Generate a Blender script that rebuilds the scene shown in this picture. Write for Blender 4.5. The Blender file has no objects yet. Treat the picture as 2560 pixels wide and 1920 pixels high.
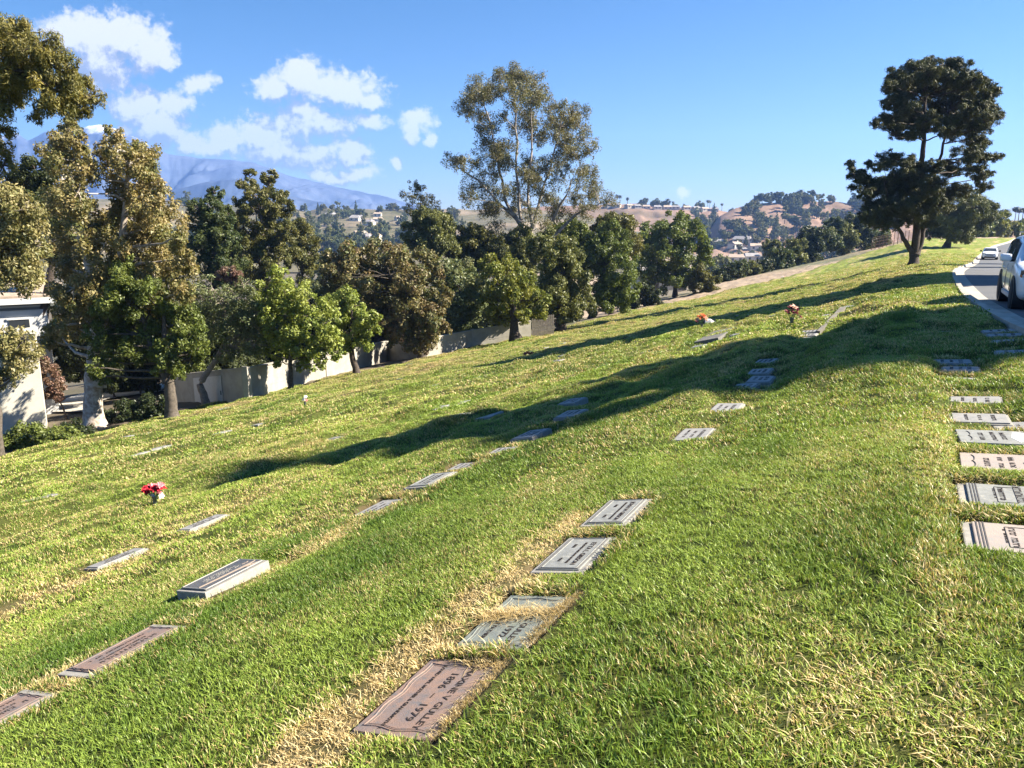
import bpy, bmesh, math, random
import numpy as np
from mathutils import Vector, Matrix, Quaternion

random.seed(7)
RNG = np.random.default_rng(7)
scene = bpy.context.scene
COL = scene.collection

# ------------------------------------------------------------------ camera, sky, sun, exposure
FOC, EYE, PITCH = 770.0, 1.6, math.atan(162 / 770)
cam_d = bpy.data.cameras.new("camera")
cam = bpy.data.objects.new("camera", cam_d)
COL.objects.link(cam)
cam.location = (0, 0, EYE)
cam.rotation_euler = (math.pi / 2 - PITCH, 0, 0)
cam_d.sensor_width = 36
cam_d.lens = 36 * FOC / 1024
cam_d.clip_start, cam_d.clip_end = 0.05, 40000
scene.camera = cam
scene.view_settings.view_transform = 'Standard'
scene.view_settings.look = 'None'
scene.view_settings.exposure = 1.95
scene.view_settings.gamma = 1
scene.cycles.max_bounces = 6
scene.cycles.diffuse_bounces = 2
scene.cycles.transmission_bounces = 4
scene.cycles.volume_bounces = 1
scene.cycles.caustics_reflective = False
scene.cycles.caustics_refractive = False

SUN_AZ, SUN_EL = math.radians(0), math.radians(38)
SUN = np.array([math.cos(SUN_EL) * math.cos(SUN_AZ), math.cos(SUN_EL) * math.sin(SUN_AZ), math.sin(SUN_EL)])
sun_d = bpy.data.lights.new("sun", 'SUN')
sun_d.energy = 5.0
sun_d.angle = math.radians(0.5)
sun_d.color = (1.0, 0.91, 0.77)
sun_o = bpy.data.objects.new("sun", sun_d)
sun_o.rotation_euler = Vector(-SUN).to_track_quat('-Z', 'Y').to_euler()
sun_o.location = (60, 10, 60)
COL.objects.link(sun_o)


def N(nt, typ, **kw):
    n = nt.nodes.new(typ)
    for k, v in kw.items():
        if k == 'inp':
            for kk, vv in v.items():
                if isinstance(vv, bpy.types.NodeSocket):
                    nt.links.new(vv, n.inputs[kk])
                else:
                    n.inputs[kk].default_value = vv
        else:
            setattr(n, k, v)
    return n


def M_(nt, op, a, b=0.0, c=None):
    n = nt.nodes.new('ShaderNodeMath')
    n.operation = op
    for i, v in enumerate((a, b) if c is None else (a, b, c)):
        if isinstance(v, bpy.types.NodeSocket):
            nt.links.new(v, n.inputs[i])
        else:
            n.inputs[i].default_value = v
    return n.outputs[0]


def mixc(nt, f, a, b, mode='MIX'):
    n = nt.nodes.new('ShaderNodeMix')
    n.data_type = 'RGBA'
    n.blend_type = mode
    n.clamp_factor = True
    for s, v in ((n.inputs[0], f), (n.inputs[6], a), (n.inputs[7], b)):
        if isinstance(v, bpy.types.NodeSocket):
            nt.links.new(v, s)
        else:
            s.default_value = (*v, 1) if isinstance(v, tuple) and len(v) == 3 else v
    return n.outputs[2]


def smooth(nt, x, lo, hi, a=0.0, b=1.0):
    n = nt.nodes.new('ShaderNodeMapRange')
    n.interpolation_type = 'SMOOTHSTEP'
    for s, v in zip(n.inputs[:5], (x, lo, hi, a, b)):
        if isinstance(v, bpy.types.NodeSocket):
            nt.links.new(v, s)
        else:
            s.default_value = v
    return n.outputs[0]


# clouds of the sky: each (px, row, rx, ry) is the heading of one billow of a cumulus, as seen from the hill
CLOUDS = [(70, 36, 36, 20), (112, 38, 44, 24), (146, 48, 26, 24), (104, 66, 34, 26), (162, 57, 16, 8), (90, 84, 16, 12),
          (175, 104, 24, 16), (138, 108, 30, 18), (158, 128, 34, 22), (186, 142, 22, 14), (130, 140, 30, 14),
          (300, 77, 32, 17), (342, 88, 40, 16), (370, 97, 20, 9), (274, 88, 20, 11),
          (292, 124, 30, 18), (326, 124, 30, 13), (260, 134, 30, 20), (228, 142, 22, 17), (208, 148, 20, 10),
          (278, 152, 44, 20), (312, 160, 34, 16), (350, 152, 24, 17), (356, 172, 22, 9), (330, 178, 24, 6), (298, 110, 20, 10),
          (418, 121, 18, 12), (431, 137, 7, 8), (411, 132, 9, 9), (395, 163, 6, 7), (685, 191, 7, 7),
          (374, 119, 18, 8), (197, 84, 18, 9)]


def build_world():
    w = bpy.data.worlds.new("World")
    scene.world = w
    w.use_nodes = True
    nt = w.node_tree
    nt.nodes.clear()
    # cloud density as a group: UV (x/y, z/y of the viewing direction) -> density
    g = bpy.data.node_groups.new("cloud_density", 'ShaderNodeTree')
    g.interface.new_socket("UV", in_out='INPUT', socket_type='NodeSocketVector')
    g.interface.new_socket("Density", in_out='OUTPUT', socket_type='NodeSocketFloat')
    gi = g.nodes.new('NodeGroupInput')
    go = g.nodes.new('NodeGroupOutput')
    warp = N(g, 'ShaderNodeTexNoise', inp={'Vector': gi.outputs[0], 'Scale': 26.0, 'Detail': 3.0})
    wv = N(g, 'ShaderNodeVectorMath', operation='SUBTRACT', inp={0: warp.outputs['Color'], 1: (.5, .5, .5)})
    ws = N(g, 'ShaderNodeVectorMath', operation='SCALE', inp={0: wv.outputs[0], 'Scale': 0.030})
    uvw = N(g, 'ShaderNodeVectorMath', operation='ADD', inp={0: gi.outputs[0], 1: ws.outputs[0]})
    cp, sp = math.cos(PITCH), math.sin(PITCH)
    acc = None
    for (px, row, rx, ry) in CLOUDS:
        a, b = (px - 512) / FOC, (384 - row) / FOC
        yy = cp + b * sp
        u0, v0 = a / yy, (-sp + b * cp) / yy
        mp = N(g, 'ShaderNodeVectorMath', operation='SUBTRACT', inp={0: uvw.outputs[0], 1: (u0, v0, 0)})
        sc = N(g, 'ShaderNodeVectorMath', operation='MULTIPLY', inp={0: mp.outputs[0], 1: (FOC / rx * .93, FOC / ry * .93, 0)})
        ln = N(g, 'ShaderNodeVectorMath', operation='LENGTH', inp={0: sc.outputs[0]})
        q = M_(g, 'SUBTRACT', 1.0, ln.outputs['Value'])
        acc = q if acc is None else M_(g, 'SMOOTH_MAX', acc, q, 0.25)
    n1 = N(g, 'ShaderNodeTexNoise', inp={'Vector': gi.outputs[0], 'Scale': 34.0, 'Detail': 9.0, 'Roughness': 0.62})
    n2 = N(g, 'ShaderNodeTexVoronoi', feature='SMOOTH_F1', inp={'Vector': uvw.outputs[0], 'Scale': 62.0, 'Smoothness': 0.5})
    t = M_(g, 'MULTIPLY', M_(g, 'SUBTRACT', n1.outputs['Fac'], 0.5), 2.1)
    t2 = M_(g, 'MULTIPLY', M_(g, 'SUBTRACT', 0.42, n2.outputs['Distance']), 0.55)
    n3 = N(g, 'ShaderNodeTexNoise', inp={'Vector': gi.outputs[0], 'Scale': 120.0, 'Detail': 6.0, 'Roughness': 0.6})
    t3 = M_(g, 'MULTIPLY', M_(g, 'SUBTRACT', n3.outputs['Fac'], 0.5), 1.9)
    d = M_(g, 'ADD', M_(g, 'ADD', M_(g, 'MULTIPLY', acc, 1.7), 0.24), M_(g, 'ADD', M_(g, 'ADD', t, t3), t2))
    g.links.new(d, go.inputs[0])

    tc = nt.nodes.new('ShaderNodeTexCoord')
    sx = N(nt, 'ShaderNodeSeparateXYZ', inp={0: tc.outputs['Generated']})
    yc = M_(nt, 'MAXIMUM', sx.outputs[1], 0.05)
    uv = N(nt, 'ShaderNodeCombineXYZ', inp={0: M_(nt, 'DIVIDE', sx.outputs[0], yc), 1: M_(nt, 'DIVIDE', sx.outputs[2], yc)})

    def dens(off):
        o = N(nt, 'ShaderNodeVectorMath', operation='ADD', inp={0: uv.outputs[0], 1: off})
        gr = nt.nodes.new('ShaderNodeGroup')
        gr.node_tree = g
        nt.links.new(o.outputs[0], gr.inputs[0])
        return gr.outputs[0]
    d0 = dens((0, 0, 0))
    d1 = dens((0.008, 0.016, 0))
    d2 = dens((0.014, 0.042, 0))
    lit = M_(nt, 'ADD', M_(nt, 'MULTIPLY', M_(nt, 'SUBTRACT', d0, d1), 0.62),
             M_(nt, 'MULTIPLY', M_(nt, 'SUBTRACT', d0, d2), 0.75))
    litn = smooth(nt, lit, -0.6, 0.8)
    alpha = smooth(nt, d0, 0.0, 1.0)
    front = M_(nt, 'GREATER_THAN', sx.outputs[1], 0.2)
    alpha = M_(nt, 'MULTIPLY', M_(nt, 'MULTIPLY', alpha, front), 0.96)
    ccol = mixc(nt, litn, (0.36, 0.42, 0.52), (1.0, 0.99, 0.97))
    sky = nt.nodes.new('ShaderNodeTexSky')
    sky.sky_type = 'NISHITA'
    sky.sun_disc = False
    sky.sun_elevation = SUN_EL
    sky.sun_rotation = math.pi / 2 - SUN_AZ
    sky.altitude = 250
    sky.air_density = 1.0
    sky.dust_density = 0.0
    sky.ozone_density = 4.0
    hs = N(nt, 'ShaderNodeHueSaturation', inp={'Saturation': 1.32, 'Color': sky.outputs[0]})
    bg1 = N(nt, 'ShaderNodeBackground', inp={'Color': hs.outputs[0], 'Strength': 0.033})
    bg2 = N(nt, 'ShaderNodeBackground', inp={'Color': ccol, 'Strength': 0.29})
    mx = N(nt, 'ShaderNodeMixShader', inp={0: alpha, 1: bg1.outputs[0], 2: bg2.outputs[0]})
    out = nt.nodes.new('ShaderNodeOutputWorld')
    nt.links.new(mx.outputs[0], out.inputs[0])


build_world()

# ------------------------------------------------------------------ maths helpers
CP, SP = math.cos(PITCH), math.sin(PITCH)


def ray(px, row):
    a, b = (px - 512) / FOC, (384 - row) / FOC
    return np.array([a, CP + b * SP, -SP + b * CP])


def P(px, row, y):
    """world point seen in direction (px,row) at distance y in front of the camera"""
    r = ray(px, row)
    return r * (y / r[1]) + np.array([0, 0, EYE])


def depth(p):
    return p[1] * CP - (p[2] - EYE) * SP


def hash2(ix, iy, seed):
    h = (ix.astype(np.int64) * 374761393 + iy.astype(np.int64) * 668265263 + seed * 974634777) & 0xffffffff
    h = ((h ^ (h >> 13)) * 1274126177) & 0xffffffff
    return ((h ^ (h >> 16)) & 0xffff) / 65535.0


def vnoise(x, y, seed=0):
    x = np.asarray(x, float); y = np.asarray(y, float)
    ix, iy = np.floor(x), np.floor(y)
    fx, fy = x - ix, y - iy
    fx = fx * fx * fx * (fx * (fx * 6 - 15) + 10); fy = fy * fy * fy * (fy * (fy * 6 - 15) + 10)
    a, b = hash2(ix, iy, seed), hash2(ix + 1, iy, seed)
    c, d = hash2(ix, iy + 1, seed), hash2(ix + 1, iy + 1, seed)
    return (a + (b - a) * fx) * (1 - fy) + (c + (d - c) * fx) * fy - 0.5


def fbm(x, y, oct=4, seed=0):
    s, a = 0, 1.0
    for o in range(oct):
        s = s + a * vnoise(x * 2 ** o + 17.3 * o, y * 2 ** o - 9.1 * o, seed + o)
        a *= 0.5
    return s


def softplus(x, k):
    return k * np.logaddexp(0, x / k)


def sstep(x, a, b):
    t = np.clip((x - a) / (b - a), 0, 1)
    return t * t * (3 - 2 * t)


# ------------------------------------------------------------------ the lay of the land
UD, VD = np.array([.456, .89]), np.array([.89, -.456])      # along the grave rows / uphill across them
TG = np.array([-200, 0, 8, 105, 115, 152, 213, 250, 300, 400, 900.])
ZG = np.array([.3, .02, 0, -3.0, -3.05, -2.6, -2.2, -2.9, -6, -14, -20.])
TE = np.array([-60, 14, 21, 28, 44, 58, 84, 120, 147, 175, 192, 205, 240, 400.])
SE = np.array([-24, -27.2, -31.0, -32.2, -30.2, -29, -31.5, -32.5, -29, -24, -18.5, -8, 40, 80.])


def st(x, y):
    return .89 * x - .456 * y, .456 * x + .89 * y


def edge_out(x, y):
    s, t = st(x, y)
    return np.interp(t, TE, SE) - s


def lawn_out(x, y):
    s, t = st(x, y)
    return edge_out(x, y) + 15 * sstep(t, 90, 145)


def z_base(x, y):
    s, t = st(x, y)
    F = -.275 * softplus(-(s + .8), .8) + .17 * (softplus(s + .8, .8) - softplus(s - 1.5, .4) - 1.05) + .07 * softplus(-(s + 9), 3) + .105 * softplus(-(s + 36), 3)
    g = sum(np.interp(t + o, TG, ZG) for o in (-8, -4, 0, 4, 8)) / 5
    e = edge_out(x, y)
    w = sstep(t, 64, 105)
    drop = w * .34 * softplus(e - 9, 2.5) + (1 - w) * .10 * softplus(e - 26, 3)
    z = F + g - drop
    z = z - .05 * np.exp(-((s - .85) / .42) ** 2) * sstep(t, 2.5, 4.5) * (1 - sstep(t, 14, 19)) + .025 * np.exp(-((s + .15) / .4) ** 2) * sstep(t, 3, 6) * (1 - sstep(t, 20, 26))
    z = z - .07 * np.exp(-((s + 1.5) / .4) ** 2) * sstep(t, 5.5, 7) * (1 - sstep(t, 24, 28)) - .05 * np.exp(-((s - 3.1) / .4) ** 2) * sstep(t, 12, 15) * (1 - sstep(t, 26, 32))
    return -25.5 + softplus(z + 25.5, 3)


def hit(px, row):
    r = ray(px, row)
    ks = np.geomspace(.6, 900, 9000)
    p = r[None] * ks[:, None]
    h = p[:, 2] + EYE - z_base(p[:, 0], p[:, 1])
    i = int(np.argmax(h < 0))
    if h[i] >= 0:
        return P(px, row, 200)
    a = h[i - 1] / (h[i - 1] - h[i])
    q = r * (ks[i - 1] + a * (ks[i] - ks[i - 1]))
    q[2] += EYE
    return q


# road (kerb line on the lawn side), in plan
ROAD_L = np.array([(1.0, -4.0), (5.2, 5.0)] + [tuple(hit(*p)[:2]) for p in ((1024, 325), (1000, 313), (983, 303), (965, 291.5))] +
                  [(24.2, 42.5), (30.5, 53), (37.5, 64), (47.5, 80), (58.3, 98), (81.9, 133.4), (98, 154), (119.4, 185.6), (160, 222), (220, 250)])


def chaikin(p, n=2):
    for _ in range(n):
        q = [p[0]]
        for a, b in zip(p[:-1], p[1:]):
            q += [a * .75 + b * .25, a * .25 + b * .75]
        q.append(p[-1])
        p = np.array(q)
    return p


ROAD_L = chaikin(ROAD_L, 3)
_seg = np.diff(ROAD_L, axis=0)
_nrm = np.stack([_seg[:, 1], -_seg[:, 0]], 1)
_nrm /= np.linalg.norm(_nrm, axis=1)[:, None]
_nv = np.vstack([_nrm[:1], (_nrm[1:] + _nrm[:-1]) / 2, _nrm[-1:]])
_nv /= np.linalg.norm(_nv, axis=1)[:, None]


def road_dist(x, y):
    """signed distance to the kerb line: positive on the road side"""
    x = np.asarray(x, float).ravel(); y = np.asarray(y, float).ravel()
    best = np.full(x.shape, 1e9); sg = np.zeros(x.shape)
    for (a, b, n) in zip(ROAD_L[:-1], ROAD_L[1:], _nrm):
        d = b - a
        L2 = d @ d
        t = np.clip(((x - a[0]) * d[0] + (y - a[1]) * d[1]) / L2, 0, 1)
        ex, ey = x - a[0] - t * d[0], y - a[1] - t * d[1]
        dd = ex * ex + ey * ey
        m = dd < best
        best = np.where(m, dd, best)
        sg = np.where(m, np.where(ex * n[0] + ey * n[1] > 0, 1, -1), sg)
    return np.sqrt(best) * sg


ROAD_W = 7.4
MARKERS = []          # filled below: dicts with centre, size, plane (for the hollows they lie in)


def z_ground(x, y):
    x = np.asarray(x, float); y = np.asarray(y, float)
    sh = x.shape
    x = x.ravel(); y = y.ravel()
    z = z_base(x, y)
    s, t = st(x, y)
    e = edge_out(x, y)
    r = np.hypot(x, y)
    inside = sstep(-e, -6, 2)
    rd = np.full(x.shape, -50.)
    m = (y > -6) & (x > 0) & (r < 330)
    rd[m] = road_dist(x[m], y[m])
    calm = 1 - sstep(rd, -2.5, -0.2)
    und = (.065 + .05 * sstep(r, 7, 14)) * fbm(s / 1.5, t / 2.6, 3, 3) + (.05 + .03 * sstep(r, 8, 16)) * fbm(s / .5, t / .9, 2, 11) + .09 * fbm(s / 6, t / 11, 2, 21)
    und = und * (0.45 + 1.35 * sstep(r, 3, 14))
    # sunken lines along the grave rows: a small lip above, a hollow on the row
    k = (s + 1.6) / 2.62
    ph = k - np.round(k)
    row = np.exp(-(ph / .13) ** 2) * (.25 + .75 * sstep(vnoise(t / 2.2, np.round(k) * 7.7, 5), -.15, .25))
    und -= .10 * row * sstep(-s, -2, 1) * sstep(r, 6, 16)
    z = z + und * inside * calm
    z = z + (1 - inside) * .6 * fbm(x / 14, y / 14, 3, 31) * sstep(e, 4, 30)
    # the road lies in its bed
    bed = sstep(rd, -.24, -.12) * (1 - sstep(rd, ROAD_W + .1, ROAD_W + .8))
    z = z - .17 * bed
    for mk in MARKERS:
        dx, dy = x - mk['c'][0], y - mk['c'][1]
        mm = (np.abs(dx) < 1.4) & (np.abs(dy) < 1.4)
        if not mm.any():
            continue
        lu = dx[mm] * UD[0] + dy[mm] * UD[1]
        lv = dx[mm] * VD[0] + dy[mm] * VD[1]
        if mk['r'] > 5.6:
            q = np.maximum(np.abs(lu - .13) - mk['L'] / 2 - .17, np.abs(lv - .07) - mk['W'] / 2 - .09)
            z[mm] -= (.035 + .035 * min(1, max(0, (mk['r'] - 6) / 6))) * (1 - sstep(q, -.06, .10))
        q = np.maximum(np.abs(lu) - mk['L'] / 2, np.abs(lv) - mk['W'] / 2)
        wq = 1 - sstep(q, .0, mk.get('soft', .05))
        plane = mk['c'][2] + lu * mk['su'] + lv * mk['sv'] - .045
        z[mm] = z[mm] * (1 - wq) + np.minimum(plane, z[mm] + .02) * wq
    return z.reshape(sh)


# ------------------------------------------------------------------ object helpers
def tag(o, label=None, cat=None, group=None, kind=None):
    if label: o['label'] = label
    if cat: o['category'] = cat
    if group: o['group'] = group
    if kind: o['kind'] = kind
    return o


def empty(name, loc, rotz=0.0):
    o = bpy.data.objects.new(name, None)
    o.location = loc
    o.rotation_euler = (0, 0, rotz)
    o.empty_display_size = .2
    COL.objects.link(o)
    return o


def link_mesh(name, me, parent=None):
    o = bpy.data.objects.new(name, me)
    COL.objects.link(o)
    if parent is not None:
        o.parent = parent
    return o


def np_mesh(name, verts, faces, mat, cols=None, smooth_=False, attrs=None):
    """verts (n,3); faces (m,k) array or list of tuples"""
    me = bpy.data.meshes.new(name)
    verts = np.asarray(verts, np.float32)
    if isinstance(faces, np.ndarray):
        m, k = faces.shape
        me.vertices.add(len(verts)); me.vertices.foreach_set('co', verts.ravel())
        me.loops.add(m * k); me.loops.foreach_set('vertex_index', faces.astype(np.int32).ravel())
        me.polygons.add(m)
        me.polygons.foreach_set('loop_start', np.arange(0, m * k, k, dtype=np.int32))
    else:
        me.from_pydata([tuple(v) for v in verts], [], faces)
    if cols is not None:
        a = me.color_attributes.new('col', 'FLOAT_COLOR', 'POINT')
        c = np.ones((len(verts), 4), np.float32); c[:, :3] = cols
        a.data.foreach_set('color', c.ravel())
    for nme, arr in (attrs or {}).items():
        a = me.attributes.new(nme, 'FLOAT', 'POINT')
        a.data.foreach_set('value', np.asarray(arr, np.float32))
    if mat is not None:
        me.materials.append(mat)
    me.update(calc_edges=True)
    if smooth_:
        me.polygons.foreach_set('use_smooth', np.ones(len(me.polygons), bool))
    return me


class MB:
    """collects boxes, tubes and polygons into ONE mesh"""
    def __init__(s): s.v, s.f = [], []

    def add(s, vs, fs):
        o = len(s.v)
        s.v += [tuple(map(float, p)) for p in vs]
        s.f += [tuple(i + o for i in f) for f in fs]
        return s

    def box(s, x0, x1, y0, y1, z0, z1, mat=None):
        vs = [(x, y, z) for z in (z0, z1) for y in (y0, y1) for x in (x0, x1)]
        if mat is not None: vs = [tuple(mat @ Vector(p)) for p in vs]
        return s.add(vs, [(0, 2, 3, 1), (4, 5, 7, 6), (0, 1, 5, 4), (2, 6, 7, 3), (0, 4, 6, 2), (1, 3, 7, 5)])

    def prism(s, poly, d, mat=None):
        """poly: 3D points (planar), extruded by vector d"""
        n = len(poly)
        a = [Vector(p) for p in poly]; b = [p + Vector(d) for p in a]
        vs = a + b
        if mat is not None: vs = [mat @ p for p in vs]
        fs = [tuple(range(n - 1, -1, -1)), tuple(range(n, 2 * n))] + [(i, (i + 1) % n, n + (i + 1) % n, n + i) for i in range(n)]
        return s.add(vs, fs)

    def tube(s, pts, radii, n=6):
        v, f = tube_arrays(np.asarray(pts, float), np.asarray(radii, float), n)
        return s.add(v, [tuple(q) for q in f])

    def build(s, name, mat, parent=None, smooth_=False, bevel=0):
        me = bpy.data.meshes.new(name)
        me.from_pydata(s.v, [], s.f)
        bm = bmesh.new(); bm.from_mesh(me)
        bmesh.ops.recalc_face_normals(bm, faces=bm.faces)
        if bevel:
            bmesh.ops.bevel(bm, geom=[e for e in bm.edges], offset=bevel, segments=2, profile=.6, affect='EDGES', clamp_overlap=True)
        bm.to_mesh(me); bm.free()
        me.materials.append(mat)
        if smooth_:
            me.polygons.foreach_set('use_smooth', np.ones(len(me.polygons), bool))
        return link_mesh(name, me, parent)


def tube_arrays(pts, radii, n=6):
    m = len(pts)
    d = np.gradient(pts, axis=0)
    d /= np.linalg.norm(d, axis=1)[:, None] + 1e-9
    ref = np.where(np.abs(d[:, 2:3]) > .9, np.array([[1., 0, 0]]), np.array([[0, 0, 1.]]))
    a = np.cross(d, ref); a /= np.linalg.norm(a, axis=1)[:, None] + 1e-9
    b = np.cross(d, a)
    th = np.linspace(0, 2 * np.pi, n, endpoint=False)
    v = pts[:, None] + radii[:, None, None] * (a[:, None] * np.cos(th)[None, :, None] + b[:, None] * np.sin(th)[None, :, None])
    i = np.arange(m - 1)[:, None] * n; j = np.arange(n)[None]; j2 = (j + 1) % n
    f = np.stack([i + j, i + j2, i + n + j2, i + n + j], -1).reshape(-1, 4)
    return v.reshape(-1, 3), f


# ------------------------------------------------------------------ materials
def new_mat(name):
    m = bpy.data.materials.new(name)
    m.use_nodes = True
    nt = m.node_tree
    return m, nt, nt.nodes['Principled BSDF']


def mat_simple(name, col, rough=.6, metal=0., spec=.4, noise=0., nscale=8., bump=0., coat=0., col2=None, bscale=None):
    m, nt, b = new_mat(name)
    b.inputs['Roughness'].default_value = rough
    b.inputs['Metallic'].default_value = metal
    b.inputs['Specular IOR Level'].default_value = spec
    b.inputs['Coat Weight'].default_value = coat
    b.inputs['Base Color'].default_value = (*col, 1)
    if noise or bump:
        tc = nt.nodes.new('ShaderNodeTexCoord')
        n = N(nt, 'ShaderNodeTexNoise', inp={'Vector': tc.outputs['Object'], 'Scale': nscale, 'Detail': 6.0, 'Roughness': .65})
        c2 = col2 or tuple(c * (1 - noise) for c in col)
        f = smooth(nt, n.outputs['Fac'], .35, .68)
        nt.links.new(mixc(nt, f, col, c2), b.inputs['Base Color'])
        if bump:
            n2 = N(nt, 'ShaderNodeTexNoise', inp={'Vector': tc.outputs['Object'], 'Scale': bscale or nscale * 4, 'Detail': 5.0})
            bp = N(nt, 'ShaderNodeBump', inp={'Strength': bump, 'Distance': .02, 'Height': n2.outputs['Fac']})
            nt.links.new(bp.outputs[0], b.inputs['Normal'])
    return m


def mat_leaf(name, trans=.28, rough=.5, spec=.35):
    m, nt, b = new_mat(name)
    at = N(nt, 'ShaderNodeAttribute', attribute_name='col')
    nt.links.new(at.outputs['Color'], b.inputs['Base Color'])
    b.inputs['Roughness'].default_value = rough
    b.inputs['Specular IOR Level'].default_value = spec
    tr = N(nt, 'ShaderNodeBsdfTranslucent', inp={'Color': mixc(nt, 1.0, at.outputs['Color'], (1.3, 1.25, .7), 'MULTIPLY')})
    mx = N(nt, 'ShaderNodeMixShader', inp={0: trans, 1: b.outputs[0], 2: tr.outputs[0]})
    nt.links.new(mx.outputs[0], nt.nodes['Material Output'].inputs[0])
    return m


LEAF = mat_leaf('leaf')
NEEDLE = mat_leaf('needle', .10, .55, .3)
BARK = mat_simple('bark', (.13, .108, .085), .9, noise=.55, nscale=9, bump=.8)
BARK_DARK = mat_simple('bark_dark', (.085, .065, .05), .9, noise=.5, nscale=9, bump=.8)
BARK_PALE = mat_simple('bark_pale', (.52, .47, .40), .85, noise=.5, nscale=5, bump=.5, col2=(.26, .20, .15))
TWIG = mat_simple('twig', (.30, .25, .20), .9, noise=.4, nscale=12)
WHITE_WALL = mat_simple('painted_block', (.38, .355, .30), .85, noise=.25, nscale=1.2, bump=.25, bscale=30)
STUCCO = mat_simple('stucco', (.58, .55, .46), .9, noise=.12, nscale=1.0, bump=.3, bscale=40)
SIDING = mat_simple('siding', (.58, .58, .57), .7, noise=.1, nscale=2)
CONCRETE = mat_simple('concrete', (.50, .47, .41), .9, noise=.3, nscale=5, bump=.4, bscale=60)
KERB_M = mat_simple('kerb_concrete', (.44, .40, .335), .9, noise=.3, nscale=1.4, bump=.3, bscale=40)
ROOF_TAN = mat_simple('roof_tan', (.42, .33, .25), .9, noise=.3, nscale=3)
ROOF_GREY = mat_simple('roof_grey', (.30, .28, .27), .9, noise=.3, nscale=.8)
GLASS_DARK = mat_simple('window_glass', (.03, .035, .04), .08, spec=.6)
DARK = mat_simple('dark_trim', (.02, .02, .022), .6)
SOIL = mat_simple('soil', (.12, .08, .05), .95, noise=.5, nscale=6)


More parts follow.
